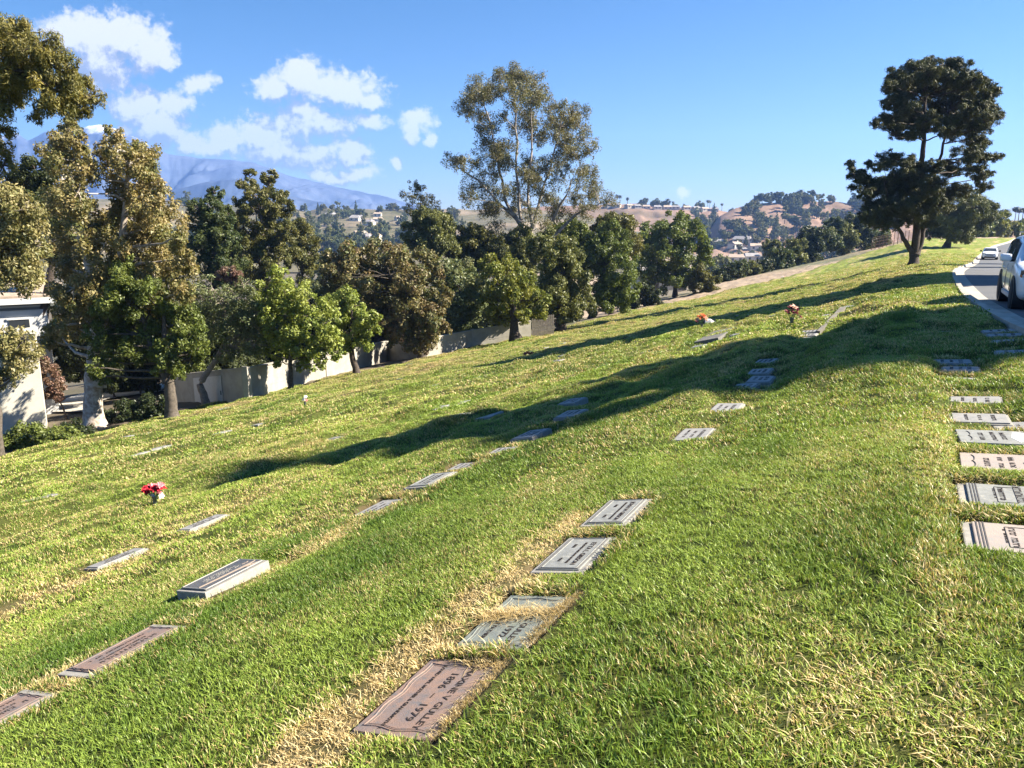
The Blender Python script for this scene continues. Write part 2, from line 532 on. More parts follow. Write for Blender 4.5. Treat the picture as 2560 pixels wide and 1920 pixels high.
# ------------------------------------------------------------------ grave markers: where each one lies
# (px, row, W across, L along, style, label)
MK = [
    (431, 695, .40, .62, 'scroll_pink', 'worn pinkish bronze grave marker with a scroll border, dates 1896 – 1979, lowest of its row'),
    (516, 620, .385, .62, 'scroll_green', 'grey green scroll bordered grave marker crossed by a strip of dry straw'),
    (575, 553, .345, .62, 'framed', 'grey framed grave marker dated 1961 above the straw strewn one'),
    (617, 511, .345, .62, 'framed', 'grey framed grave marker highest of the four sharp ones, below a dry brown tuft'),
    (694, 430, .36, .60, 'pale', 'sunlit cream grave marker just below the edge of the big tree shadow'),
    (726, 404, .36, .66, 'pale', 'wide bluish grave marker lying in shadow beside a dark hollow'),
    (744, 383, .34, .58, 'pale', 'small pale grave marker, lowest of the shaded cluster of four'),
    (761, 375.5, .36, .60, 'pale', 'pale grave marker second from below in the shaded cluster'),
    (760, 368, .36, .60, 'pale', 'pale tilted grave marker third from below in the shaded cluster'),
    (766, 358, .36, .58, 'pale', 'pale grave marker topmost in the shaded cluster of four'),
    (807, 336, .36, .55, 'pale', 'sunlit grave marker lowest in the stepped stack below the long cut turf edge'),
    (809, 332.4, .36, .55, 'pale', 'sunlit grave marker second step of the stack below the cut turf edge'),
    (809.5, 329, .36, .55, 'pale', 'sunlit grave marker third step of the stack below the cut turf edge'),
    (813, 323, .36, .55, 'pale', 'sunlit grave marker fourth step of the stack with a dark side'),
    (829, 313, .38, .6, 'pale', 'white grave marker at the top of the stepped stack beside the cut turf edge'),
    (224, 579, .345, .64, 'bronze', 'dark bronze plaque grave marker on a raised white concrete block'),
    (124, 648, .345, .70, 'pink', 'long pink grave marker with ornate border and grey concrete ends'),
    (-14, 719, .345, .62, 'pink', 'pinkish grave marker with a grey rim cut by the lower left corner'),
    (431, 477, .36, .62, 'framed', 'mottled grey grave marker below the straw and above the thin pale one'),
    (379, 501, .34, .60, 'pale', 'thin pale grave marker below the mottled grey one'),
    (464, 460, .34, .36, 'pale', 'narrow sunlit grave marker half buried under grass'),
    (503, 444.5, .34, .36, 'pale', 'narrow half buried grave marker just outside the shadow edge'),
    (531, 430, .36, .58, 'pale', 'bluish grave marker at the lower edge of the big shadow'),
    (571, 410, .37, .60, 'pale', 'bluish cracked grave marker in the shadow, lower of a pair'),
    (572, 398, .37, .62, 'pale', 'raised bluish grave marker in the shadow, upper of a pair'),
    (460, 413, .36, .58, 'pale', 'lone bluish grave marker in the shadow left of the pair'),
    (331, 437, .36, .60, 'pale', 'grey grave marker at the sunny upper edge of the shadow tip'),
    (203, 516, .24, .62, 'pale', 'thin pale grave marker sliver beside a yellow straw strip'),
    (116, 551, .24, .62, 'pale', 'thin pale grave marker sliver lower on the yellow straw strip'),
    (174, 475, .32, .5, 'pale', 'thin grave marker sliver behind the red flowers'),
    (558, 359, .36, .58, 'pale', 'whitish grave marker beside a brown hollow, right of the fallen red bouquet'),
    (699, 344, .36, .60, 'pale', 'whitish grave marker below the grey grave plot'),
    (693, 349, .36, .60, 'pale', 'whitish grave marker second below the grey grave plot'),
    (686, 354, .34, .5, 'pale', 'half buried grave marker third below the grey grave plot'),
    (741, 323, .36, .60, 'pale', 'lone white grave marker between the orange bouquet and the dark bouquet'),
    (660, 325, .34, .55, 'pale', 'bluish grave marker in the narrow shadow band'),
    (792, 301, .36, .55, 'pale', 'small bluish grave marker in the upper shadow band above the dark bouquet'),
    (834, 292.5, .36, .55, 'pale', 'small bright grave marker in the upper shadow band'),
    (844, 291.6, .36, .55, 'pale', 'small bright grave marker at the right end of a pair in the upper shadow'),
    (1019, 538, .50, .47, 'step_pink', 'pinkish double bordered grave marker cut by the right edge, nearest of its row'),
    (1006, 495, .50, .47, 'step_grey', 'grey grave marker with a double left border below the rosy scroll marker'),
    (1000, 461, .48, .47, 'scroll_rose', 'pale rosy grave marker with a curly bracket line and four rows of letters'),
    (993, 435.5, .48, .45, 'scroll_blue', 'bluish grave marker with a white patch near its right end'),
    (980.5, 413, .46, .42, 'pale', 'bluish white grave marker second below the shadow edge on the right'),
    (975.6, 395.5, .46, .42, 'pale', 'creamy grave marker just below the shadow edge on the right'),
    (952, 357.6, .46, .42, 'pale', 'pale grave marker topmost of three in the hollow of the right shadow'),
    (961, 364.5, .42, .38, 'pale', 'pale grave marker middle of three in the right shadow'),
    (958, 373, .42, .34, 'pale', 'pale sliver of a grave marker lowest of three in the right shadow'),
    (939, 328, .46, .38, 'pale', 'thin grave marker alone in the shaded hollow'),
    (928.6, 311, .44, .4, 'pale', 'small white grave marker upper of a pair in the sunlit hollow'),
    (928, 315, .44, .4, 'pale', 'small white grave marker lower of a pair in the sunlit hollow'),
    (999.5, 327.5, .48, .42, 'pale', 'bluish grave marker nearest the kerb in the shaded row'),
    (1005, 331.5, .48, .42, 'pale', 'bluish grave marker second from the kerb in the shaded row'),
    (1011, 337.5, .48, .42, 'pale', 'bluish grave marker third from the kerb in the shaded row'),
    (1017, 348, .48, .42, 'pale', 'bluish grave marker fourth from the kerb in the shaded row'),
    (1020, 418.6, .4, .4, 'pale', 'grave marker sliver at the right edge beside a shaded hollow'),
]
for (px, row, W, L, style, label) in MK:
    q = hit(px, row)
    x, y = q[0], q[1]
    d = .3
    gu = (z_base(x + UD[0] * d, y + UD[1] * d) - z_base(x - UD[0] * d, y - UD[1] * d)) / (2 * d)
    gv = (z_base(x + VD[0] * d, y + VD[1] * d) - z_base(x - VD[0] * d, y - VD[1] * d)) / (2 * d)
    far = np.hypot(x, y)
    MARKERS.append(dict(c=np.array([x, y, q[2]]), W=W, L=L, su=float(gu), sv=float(gv), style=style, label=label,
                        r=far, soft=.05 + .004 * far))
for i, mk in enumerate(MARKERS):        # seat each one in the real, bumpy ground
    x, y = mk['c'][:2]
    zz = float(np.mean([z_ground(np.array([x + UD[0] * a + VD[0] * b]), np.array([y + UD[1] * a + VD[1] * b]))[0]
                        for a in (-.25, 0, .25) for b in (-.15, 0, .15)])) if False else float(z_base(x, y))
    off = -.006 if mk['r'] < 9 else -.012
    mk['sv'] = mk['sv'] * .84
    if mk['style'] == 'bronze':
        off, mk['sv'], mk['su'] = .035, mk['sv'] * .8, mk['su'] + .02
    if mk['style'].startswith('step') or mk['style'] in ('scroll_rose', 'scroll_blue'):
        off = -.012
    if 'sliver' in mk['label'] or 'half buried' in mk['label'] or 'thin' in mk['label']:
        off -= .026
        mk['soft'] *= .5
    if mk['style'] == 'pale' and mk['r'] < 40:
        off -= .016 + (.03 if mk['r'] > 5.6 else 0)
    mk['c'][2] = zz + off


# ------------------------------------------------------------------ the ground sheet
def dryness(x, y):
    s, t = st(x, y)
    d = .22 + .42 * fbm(s / 1.3, t / 2.2, 3, 41) + .22 * fbm(s / .35, t / .5, 2, 47) + .18 * fbm(s / 5, t / 9, 2, 53)
    r = np.hypot(x, y)
    # straw along the downhill side of the grave rows
    for (s0, t0, t1, w, amt) in ((-1.64, 1.2, 5.4, .20, 1.15), (-4.02, 1.2, 3.1, .22, .9), (-4.1, 3.3, 9, .16, .6), (-6.75, .6, 6.5, .18, .95),
                                 (.62, 2.2, 8, .12, .28)):
        c = s - (s0 - .33) + .05 * vnoise(t / .5, t * 0, 61)
        d = d + amt * np.exp(-np.abs(c / w) ** 3) * sstep(t, t0, t0 + .3) * (1 - sstep(t, t1 - .5, t1)) * (.8 + .9 * vnoise(t / .22, s / .16, 63))
    d = d + .12 * sstep(r, 14, 50) + .28 * sstep(r, 18, 60) * sstep(vnoise(s / 1.1, t / 5, 71), -.1, .4)
    d = d + .55 * sstep(r, 7, 14) * np.clip(vnoise(s / .42, t / 5.5, 77) - .12, 0, 1) * 2.2
    # the dry bare patch in the right foreground
    d = d + .45 * np.exp(-(((x - 1.12) / .3) ** 2 + ((y - 2.75) / .75) ** 2)) * (.6 + 1.2 * vnoise(x / .12, y / .12, 73))
    return np.clip(d, 0, 1.1)


def soilness(x, y):
    s, t = st(x, y)
    e = lawn_out(x, y)
    so = sstep(e, -1.0 + .0 * s, .8)
    for mk in MARKERS:
        if mk['r'] > 14: continue
        dx, dy = x - mk['c'][0], y - mk['c'][1]
        lu = dx * UD[0] + dy * UD[1]; lv = dx * VD[0] + dy * VD[1]
        q = np.maximum(np.abs(lu) - mk['L'] / 2, np.abs(lv) - mk['W'] / 2)
        so = np.maximum(so, .8 * (1 - sstep(q, .03, .09)))
    return so


az_f = np.radians(np.arange(-41, 41.01, .125))
az = np.concatenate([np.radians(np.arange(-178, -41, 3.5)), az_f, np.radians(np.arange(42, 178, 3.5))])
rr = [.35]
while rr[-1] < 5600:
    r0 = rr[-1]
    rr.append(r0 * (1.012 if r0 < 1.6 else 1.0068 if r0 < 16 else 1.0062 if r0 < 130 else 1.010 if r0 < 260 else 1.05))
rr = np.array(rr)
A, R = np.meshgrid(az, rr)
GX, GY = R * np.sin(A), R * np.cos(A)
GZ = z_ground(GX, GY)
nr, na = GX.shape
idx = np.arange(nr * na).reshape(nr, na)
F4 = np.stack([idx[:-1, :-1], idx[:-1, 1:], idx[1:, 1:], idx[1:, :-1]], -1).reshape(-1, 4)
GV = np.stack([GX, GY, GZ], -1).reshape(-1, 3)
EO = lawn_out(GX, GY).reshape(-1)
RD = np.full(EO.shape, -50.)
_m = (GV[:, 1] > -6) & (GV[:, 0] > 0) & (np.hypot(GV[:, 0], GV[:, 1]) < 330)
RD[_m] = road_dist(GV[_m, 0], GV[_m, 1])
fe = EO[F4].mean(1)
lawn_f = (fe < 0) & (np.hypot(GV[F4[:, 0], 0], GV[F4[:, 0], 1]) < 320) & (RD[F4].mean(1) < 1.5)


def mat_lawn():
    m, nt, b = new_mat('lawn_turf')
    dry = N(nt, 'ShaderNodeAttribute', attribute_name='dry').outputs['Fac']
    soil = N(nt, 'ShaderNodeAttribute', attribute_name='soil').outputs['Fac']
    thatch_shade = N(nt, 'ShaderNodeAttribute', attribute_name='thatch_shade').outputs['Fac']
    ge = nt.nodes.new('ShaderNodeNewGeometry')
    n1 = N(nt, 'ShaderNodeTexNoise', inp={'Vector': ge.outputs['Position'], 'Scale': 5.0, 'Detail': 8.0, 'Roughness': .7})
    n2 = N(nt, 'ShaderNodeTexNoise', inp={'Vector': ge.outputs['Position'], 'Scale': .5, 'Detail': 5.0, 'Roughness': .6})
    g = mixc(nt, smooth(nt, n1.outputs['Fac'], .3, .7), (.07, .10, .018), (.22, .27, .05))
    g = mixc(nt, smooth(nt, n2.outputs['Fac'], .35, .7), g, mixc(nt, .5, g, (.32, .33, .08)))
    dfac = smooth(nt, M_(nt, 'ADD', dry, M_(nt, 'MULTIPLY', M_(nt, 'SUBTRACT', n1.outputs['Fac'], .5), .7)), .35, .95)
    c = mixc(nt, dfac, g, (.36, .29, .13))
    c = mixc(nt, M_(nt, 'MULTIPLY', thatch_shade, .72), c, (.022, .026, .008))  # dark thatch tone, also painting in the shade between the blades
    c = mixc(nt, soil, c, (.10, .07, .042))
    nt.links.new(c, b.inputs['Base Color'])
    b.inputs['Roughness'].default_value = .9
    b.inputs['Specular IOR Level'].default_value = .1
    bp = N(nt, 'ShaderNodeBump', inp={'Strength': .9, 'Distance': .05, 'Height': n1.outputs['Fac']})
    nt.links.new(bp.outputs[0], b.inputs['Normal'])
    return m


def mat_scrub():
    m, nt, b = new_mat('dry_scrub_ground')
    ge = nt.nodes.new('ShaderNodeNewGeometry')
    n1 = N(nt, 'ShaderNodeTexNoise', inp={'Vector': ge.outputs['Position'], 'Scale': .9, 'Detail': 8.0, 'Roughness': .7})
    n2 = N(nt, 'ShaderNodeTexNoise', inp={'Vector': ge.outputs['Position'], 'Scale': .02, 'Detail': 7.0, 'Roughness': .65})
    c = mixc(nt, smooth(nt, n1.outputs['Fac'], .3, .7), (.23, .165, .105), (.38, .29, .20))
    c = mixc(nt, smooth(nt, n2.outputs['Fac'], .45, .62), c, (.10, .105, .05))
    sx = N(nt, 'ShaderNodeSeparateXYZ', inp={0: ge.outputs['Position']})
    c = mixc(nt, smooth(nt, sx.outputs[0], -4.0, 22.0), mixc(nt, .75, c, (.045, .04, .022)), c)  # darker to the left: leaf litter, and tree shade put into the colour
    nt.links.new(c, b.inputs['Base Color'])
    b.inputs['Roughness'].default_value = .95
    bp = N(nt, 'ShaderNodeBump', inp={'Strength': .8, 'Distance': .15, 'Height': n1.outputs['Fac']})
    nt.links.new(bp.outputs[0], b.inputs['Normal'])
    return m


LAWN_M, SCRUB_M = mat_lawn(), mat_scrub()


def sub_mesh(name, fmask, mat, attrs=None):
    f = F4[fmask]
    used, inv = np.unique(f.ravel(), return_inverse=True)
    v = GV[used]
    at = attrs(v[:, 0], v[:, 1]) if attrs else None
    me = np_mesh(name, v, inv.reshape(-1, 4), mat, smooth_=True, attrs=at)
    return link_mesh(name, me)


lawn = sub_mesh('lawn', lawn_f, LAWN_M, lambda x, y: {'dry': dryness(x, y), 'soil': soilness(x, y), 'thatch_shade': 1 - sstep(np.hypot(x, y), 45, 110)})
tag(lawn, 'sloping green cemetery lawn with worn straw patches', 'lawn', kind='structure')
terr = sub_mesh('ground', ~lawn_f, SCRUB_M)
tag(terr, 'bare tan ground falling away beyond the lawn', 'ground', kind='structure')

# ------------------------------------------------------------------ road, gutter and kerb
def strip(name, offs, zoff, mat, zref=0.0):
    """a ribbon along the kerb line: offsets across (towards the road) and heights relative to the ground"""
    vs, n = [], len(offs)
    for p, nv in zip(ROAD_L, _nv):
        for o, zo in zip(offs, zoff):
            x, y = p + nv * o
            zb_ = float(z_base(p[0] + nv[0] * min(o, 1), p[1] + nv[1] * min(o, 1)))
            vs.append((x, y, zb_ + zo))
    m = len(ROAD_L)
    fs = [(i * n + j, i * n + j + 1, (i + 1) * n + j + 1, (i + 1) * n + j) for i in range(m - 1) for j in range(n - 1)]
    me = np_mesh(name, vs, fs, mat)
    return link_mesh(name, me)


def mat_road():
    m, nt, b = new_mat('asphalt')
    ge = nt.nodes.new('ShaderNodeNewGeometry')
    n1 = N(nt, 'ShaderNodeTexNoise', inp={'Vector': ge.outputs['Position'], 'Scale': 40.0, 'Detail': 5.0})
    n2 = N(nt, 'ShaderNodeTexNoise', inp={'Vector': ge.outputs['Position'], 'Scale': .5, 'Detail': 5.0})
    c = mixc(nt, n1.outputs['Fac'], (.055, .058, .064), (.12, .125, .13))
    c = mixc(nt, smooth(nt, n2.outputs['Fac'], .4, .65), c, (.105, .105, .105))
    nt.links.new(c, b.inputs['Base Color'])
    b.inputs['Roughness'].default_value = .8
    bp = N(nt, 'ShaderNodeBump', inp={'Strength': .5, 'Distance': .01, 'Height': n1.outputs['Fac']})
    nt.links.new(bp.outputs[0], b.inputs['Normal'])
    return m


ROAD_M = mat_road()
tag(strip('road', [.42, 2, 4, 6, ROAD_W], [-.125, -.10, -.08, -.10, -.125], ROAD_M), 'dark asphalt cemetery road curving away to the right', 'road', kind='structure')
tag(strip('kerb', [-.17, -.165, -.015, .02, .42, .425], [-.15, .022, .022, -.125, -.118, -.18], KERB_M), 'pale concrete kerb with gutter between lawn and road', 'kerb', kind='structure')
tag(strip('far_kerb', [ROAD_W - .01, ROAD_W, ROAD_W + .03, ROAD_W + .18, ROAD_W + .2], [-.2, -.12, .02, .02, -.2], KERB_M), 'pale concrete kerb along the far side of the road', 'kerb', kind='structure')


# ------------------------------------------------------------------ grass
def clump(nb, rad, h, w, lean, seed):
    r = np.random.default_rng(seed)
    V, Fa, bv, hh = [], [], [], []
    tri = []
    for i in range(nb):
        a = r.uniform(0, 2 * np.pi); q = rad * np.sqrt(r.uniform())
        bx, by = q * np.cos(a), q * np.sin(a)
        d = r.uniform(0, 2 * np.pi)
        H = h * r.uniform(.55, 1.15); L = np.tan(r.uniform(.15, 1) * lean) * H
        wx, wy = -np.sin(d + r.uniform(-.9, .9)) * w * r.uniform(.6, 1.2) / 2, np.cos(d + r.uniform(-.9, .9)) * w * r.uniform(.6, 1.2) / 2
        dx, dy = np.cos(d), np.sin(d)
        o = len(V)
        for k, (f, ww, hz) in enumerate(((0, .8, 0), (.38, 1, .6), (1.0, 0, 1))):
            cx, cy, cz = bx + dx * L * f, by + dy * L * f, H * hz - (.006 if k == 0 else 0)
            if k < 2:
                V += [(cx - wx * ww, cy - wy * ww, cz), (cx + wx * ww, cy + wy * ww, cz)]
            else:
                V += [(cx, cy, cz)]
        Fa += [(o, o + 1, o + 3, o + 2), (o + 2, o + 3, o + 4)]
        b = r.uniform()
        bv += [b] * 5; hh += [0, 0, .55, .55, 1]
    return V, Fa, bv, hh


def mat_grass():
    m, nt, b = new_mat('grass_blade')
    dry = N(nt, 'ShaderNodeAttribute', attribute_name='dry', attribute_type='INSTANCER').outputs['Fac']
    tone = N(nt, 'ShaderNodeAttribute', attribute_name='tone', attribute_type='INSTANCER').outputs['Fac']
    bv = N(nt, 'ShaderNodeAttribute', attribute_name='bv').outputs['Fac']
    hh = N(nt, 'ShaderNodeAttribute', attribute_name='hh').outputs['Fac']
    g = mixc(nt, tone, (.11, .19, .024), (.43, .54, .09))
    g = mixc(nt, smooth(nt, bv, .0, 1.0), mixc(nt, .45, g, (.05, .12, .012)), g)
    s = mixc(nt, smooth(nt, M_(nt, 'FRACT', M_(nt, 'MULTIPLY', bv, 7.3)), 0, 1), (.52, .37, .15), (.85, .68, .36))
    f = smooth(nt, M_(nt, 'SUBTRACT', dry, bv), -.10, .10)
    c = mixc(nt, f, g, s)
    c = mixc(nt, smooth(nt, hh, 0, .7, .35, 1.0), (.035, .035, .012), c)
    nt.links.new(c, b.inputs['Base Color'])
    b.inputs['Roughness'].default_value = .45
    b.inputs['Specular IOR Level'].default_value = .35
    tr = N(nt, 'ShaderNodeBsdfTranslucent', inp={'Color': mixc(nt, 1.0, c, (1.25, 1.25, .7), 'MULTIPLY')})
    mx = N(nt, 'ShaderNodeMixShader', inp={0: .26, 1: b.outputs[0], 2: tr.outputs[0]})
    nt.links.new(mx.outputs[0], nt.nodes['Material Output'].inputs[0])
    return m


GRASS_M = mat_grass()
gcol = bpy.data.collections.new('grass_clumps')
CL = []
for k in range(4): CL.append(clump(15, .045, .032, .0048, 1.15, 100 + k))          # 0-3 near
for k in range(3): CL.append(clump(24, .10, .036, .0080, 1.1, 200 + k))           # 4-6 middle
for k in range(3): CL.append(clump(30, .24, .052, .021, 1.1, 300 + k))           # 7-9 far
for k in range(2): CL.append(clump(18, .055, .060, .0055, 1.1, 400 + k))           # 10-11 long edge tufts
for k in range(2): CL.append(clump(14, .055, .05, .0035, 1.45, 500 + k))          # 12-13 lying straw
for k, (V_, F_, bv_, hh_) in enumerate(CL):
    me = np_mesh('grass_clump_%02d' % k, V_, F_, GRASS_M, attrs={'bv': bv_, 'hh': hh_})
    gcol.objects.link(bpy.data.objects.new('grass_clump_%02d' % k, me))


def polar(n, r0, r1, a=41):
    r = np.sqrt(RNG.uniform(size=n) * (r1 * r1 - r0 * r0) + r0 * r0)
    t = np.radians(RNG.uniform(-a, a, n))
    return r * np.sin(t), r * np.cos(t)


def free_of_markers(x, y, grow=0.0):
    ok = np.ones(x.shape, bool)
    for mk in MARKERS:
        dx, dy = x - mk['c'][0], y - mk['c'][1]
        lu = dx * UD[0] + dy * UD[1]; lv = dx * VD[0] + dy * VD[1]
        g = grow + (.0 if mk['r'] < 7 else .03)
        gu = g + (.03 if mk['r'] < 7 else .12)
        gv_ = .11 if mk['r'] < 7 else g
        ok &= ~((lu > -mk['L'] / 2 - gu) & (lu < mk['L'] / 2 + g) & (lv > -mk['W'] / 2 - g) & (lv < mk['W'] / 2 + gv_))
    return ok


def scatter(n, r0, r1, ids, sc, keep=None):
    x, y = polar(n, r0, r1)
    e = lawn_out(x, y); rd = road_dist(x, y)
    ok = (e < -.2) & (rd < -.3) & free_of_markers(x, y)
    if keep is not None: ok &= keep(x, y)
    x, y = x[ok], y[ok]
    s, t = st(x, y)
    dr = dryness(x, y)
    lush = fbm(s / .9, t / 1.4, 3, 81)
    scz = sc * (1.0 + .55 * lush) * RNG.uniform(.8, 1.2, len(x)) * (1 - .75 * np.clip(dr - .5, 0, .6))
    tone = np.clip(.48 - .65 * lush + .45 * fbm(s / 4, t / 7, 2, 91) + RNG.uniform(-.26, .26, len(x)) + .22 * sstep(np.hypot(x, y), 8, 35), 0, 1)
    return x, y, None, np.array(ids)[RNG.integers(0, len(ids), len(x))], np.full(len(x), sc) * RNG.uniform(.85, 1.15, len(x)), scz, dr, tone


parts = [scatter(27000, 1.2, 7.2, [0, 1, 2, 3], 1.0),
         scatter(27000, 6.6, 19, [4, 5, 6], 1.0),
         scatter(52000, 17, 62, [7, 8, 9], 1.0),
         scatter(26000, 55, 125, [7, 8, 9], 1.7)]
# long dark tufts on the lips of the hollows round the markers
ex_, ey_, ed_, et_, es_, ei_ = [], [], [], [], [], []
for mk in MARKERS:
    r = mk['r']
    n = int(70 if r < 9 else 26)
    for k in range(n):
        side = RNG.uniform()
        L2, W2 = mk['L'] / 2, mk['W'] / 2
        gap = RNG.uniform(.02, .07) * (1 if r < 9 else 1.8)
        if side < .45: lu, lv = L2 + gap, RNG.uniform(-W2, W2)
        elif side < .80:
            if mk is MARKERS[0] or mk is MARKERS[1]: continue
            lu, lv = RNG.uniform(-L2, L2), W2 + gap + (.05 if r < 9 else 0)
        elif side < .9: lu, lv = RNG.uniform(-L2, L2), -W2 - gap
        else: lu, lv = -L2 - gap * 1.5, RNG.uniform(-W2, W2)
        q = mk['c'][:2] + UD * lu + VD * lv
        ex_.append(q[0]); ey_.append(q[1]); ed_.append(RNG.uniform(.1, .9) if side < .45 else RNG.uniform(.05, .5)); et_.append(RNG.uniform(0, .4))
        es_.append((.5 if side > .9 else .75 if side >= .8 else 1.0) * (1 if r < 9 else 1.2)); ei_.append(10 + int(RNG.integers(0, 2)))
es_ = np.array(es_)
parts.append((np.array(ex_), np.array(ey_), None, np.array(ei_), es_ * 1.0, es_ * .75, np.array(ed_), np.array(et_)))
tiny = []
for k in range(-17, 6):
    for q in np.arange(3, 150, 1.15):
        s_, t_ = -1.6 + 2.62 * k + random.uniform(-.12, .12), q + random.uniform(-.3, .3)
        x, y = VD * s_ + UD * t_
        r = math.hypot(x, y)
        if y < 5 or r < 12.5 or abs(x) > .66 * y or lawn_out(x, y) > -2 or road_dist(x, y)[0] > -1: continue
        if any((mk['c'][0] - x) ** 2 + (mk['c'][1] - y) ** 2 < 1.2 for mk in MARKERS): continue
        tiny.append((r, x, y))
random.shuffle(tiny)
tiny = [q for q in tiny if random.random() < (.62 if q[0] < 45 else .42)]
tiny.sort()
tx, ty, ts = [], [], []
for (r, x, y) in tiny[:215]:
    for k in range(11):
        lu = random.uniform(-.45, .45)
        q = np.array([x, y]) + UD * lu + VD * random.choice((-.22, .2, .2, .26)) if k < 10 else np.array([x, y]) - UD * .38
        tx.append(q[0]); ty.append(q[1]); ts.append(1.3 + .5 * (r > 30) + .9 * (r > 60))
ts = np.array(ts); nt_ = len(tx)
parts.append((np.array(tx), np.array(ty), None, RNG.integers(10, 12, nt_), ts * 1.25, ts * .9, np.full(nt_, .15), RNG.uniform(0, .15, nt_)))  # long tufts, toned dark to paint in the shaded edges of the hollows
# loose straw lying on two of the markers
sx_, sy_, sz_ = [], [], []
for mi, n in ((0, 90), (1, 150)):
    mk = MARKERS[mi]
    for k in range(n):
        L2, W2 = mk['L'] / 2, mk['W'] / 2
        if mi == 1 and k < 85:
            lv = RNG.uniform(-W2, W2); lu = .06 + .25 * lv + RNG.normal(0, .026)
        elif k % 5 == 0 and mi == 0:
            lu, lv = L2 - abs(RNG.normal(0, .03)), RNG.uniform(.0, W2)
        else:
            lu, lv = RNG.uniform(-L2, L2), W2 - abs(RNG.normal(0, .016)) + .025
        q = mk['c'][:2] + UD * lu + VD * lv
        sx_.append(q[0]); sy_.append(q[1]); sz_.append(mk['c'][2] + lu * mk['su'] + lv * mk['sv'] + .012)
ns = len(sx_)
parts.append((np.array(sx_), np.array(sy_), np.array(sz_), RNG.integers(12, 14, ns), np.full(ns, .8), RNG.uniform(.35, .6, ns), np.full(ns, 1.2), np.full(ns, .5)))
gx = np.concatenate([p[0] for p in parts]); gy = np.concatenate([p[1] for p in parts])
gz = np.concatenate([z_ground(p[0], p[1]) if p[2] is None else p[2] for p in parts])
gi_ = np.concatenate([p[3] for p in parts])
gs = np.concatenate([p[4] for p in parts]); gsz = np.concatenate([p[5] for p in parts])
gd = np.concatenate([p[6] for p in parts]); gt = np.concatenate([p[7] for p in parts])
d_ = .12
nx_ = -(z_ground(gx + d_, gy) - z_ground(gx - d_, gy)) / (2 * d_)
ny_ = -(z_ground(gx, gy + d_) - z_ground(gx, gy - d_)) / (2 * d_)
nl = np.sqrt(nx_ ** 2 + ny_ ** 2 + 1)
nx_, ny_, nz_ = nx_ / nl * .8, ny_ / nl * .8, 1 / nl
nl = np.sqrt(nx_ ** 2 + ny_ ** 2 + nz_ ** 2); nx_, ny_, nz_ = nx_ / nl, ny_ / nl, nz_ / nl
yaw = RNG.uniform(0, 2 * np.pi, len(gx))
n1 = nx_ * np.cos(yaw) + ny_ * np.sin(yaw); n2 = -nx_ * np.sin(yaw) + ny_ * np.cos(yaw)
rot = np.stack([np.arcsin(-n2), np.arctan2(n1, nz_), yaw], -1).astype(np.float32)
scl = np.stack([gs, gs, gsz], -1).astype(np.float32)
gme = bpy.data.meshes.new('grass')
gme.vertices.add(len(gx))
gme.vertices.foreach_set('co', np.stack([gx, gy, gz], -1).astype(np.float32).ravel())
for nme, typ, arr in (('rot', 'FLOAT_VECTOR', rot), ('scl', 'FLOAT_VECTOR', scl)):
    a = gme.attributes.new(nme, typ, 'POINT'); a.data.foreach_set('vector', arr.ravel())
for nme, arr in (('dry', gd), ('tone', gt)):
    a = gme.attributes.new(nme, 'FLOAT', 'POINT'); a.data.foreach_set('value', arr.astype(np.float32))
a = gme.attributes.new('idx', 'INT', 'POINT'); a.data.foreach_set('value', gi_.astype(np.int32))
gme.update()
grass = link_mesh('grass', gme)
tag(grass, 'short mown green grass mixed with straw blades on the slope', 'grass', kind='stuff')
gn = bpy.data.node_groups.new('grass_scatter', 'GeometryNodeTree')
gn.interface.new_socket('Geometry', in_out='INPUT', socket_type='NodeSocketGeometry')
gn.interface.new_socket('Geometry', in_out='OUTPUT', socket_type='NodeSocketGeometry')
ni, no = gn.nodes.new('NodeGroupInput'), gn.nodes.new('NodeGroupOutput')
ci = gn.nodes.new('GeometryNodeCollectionInfo')
ci.inputs['Collection'].default_value = gcol
ci.inputs['Separate Children'].default_value = True
ci.inputs['Reset Children'].default_value = True


def named(nm, typ):
    n = gn.nodes.new('GeometryNodeInputNamedAttribute')
    n.data_type = typ
    n.inputs['Name'].default_value = nm
    return n.outputs[0]


iop = gn.nodes.new('GeometryNodeInstanceOnPoints')
iop.inputs['Pick Instance'].default_value = True
m2p = gn.nodes.new('GeometryNodeMeshToPoints')
gn.links.new(ni.outputs[0], m2p.inputs['Mesh'])
gn.links.new(m2p.outputs[0], iop.inputs['Points'])
gn.links.new(ci.outputs[0], iop.inputs['Instance'])
gn.links.new(named('idx', 'INT'), iop.inputs['Instance Index'])
e2r = gn.nodes.new('FunctionNodeEulerToRotation')
gn.links.new(named('rot', 'FLOAT_VECTOR'), e2r.inputs[0])
gn.links.new(e2r.outputs[0], iop.inputs['Rotation'])
gn.links.new(named('scl', 'FLOAT_VECTOR'), iop.inputs['Scale'])
gn.links.new(iop.outputs[0], no.inputs[0])
md = grass.modifiers.new('scatter', 'NODES')
md.node_group = gn


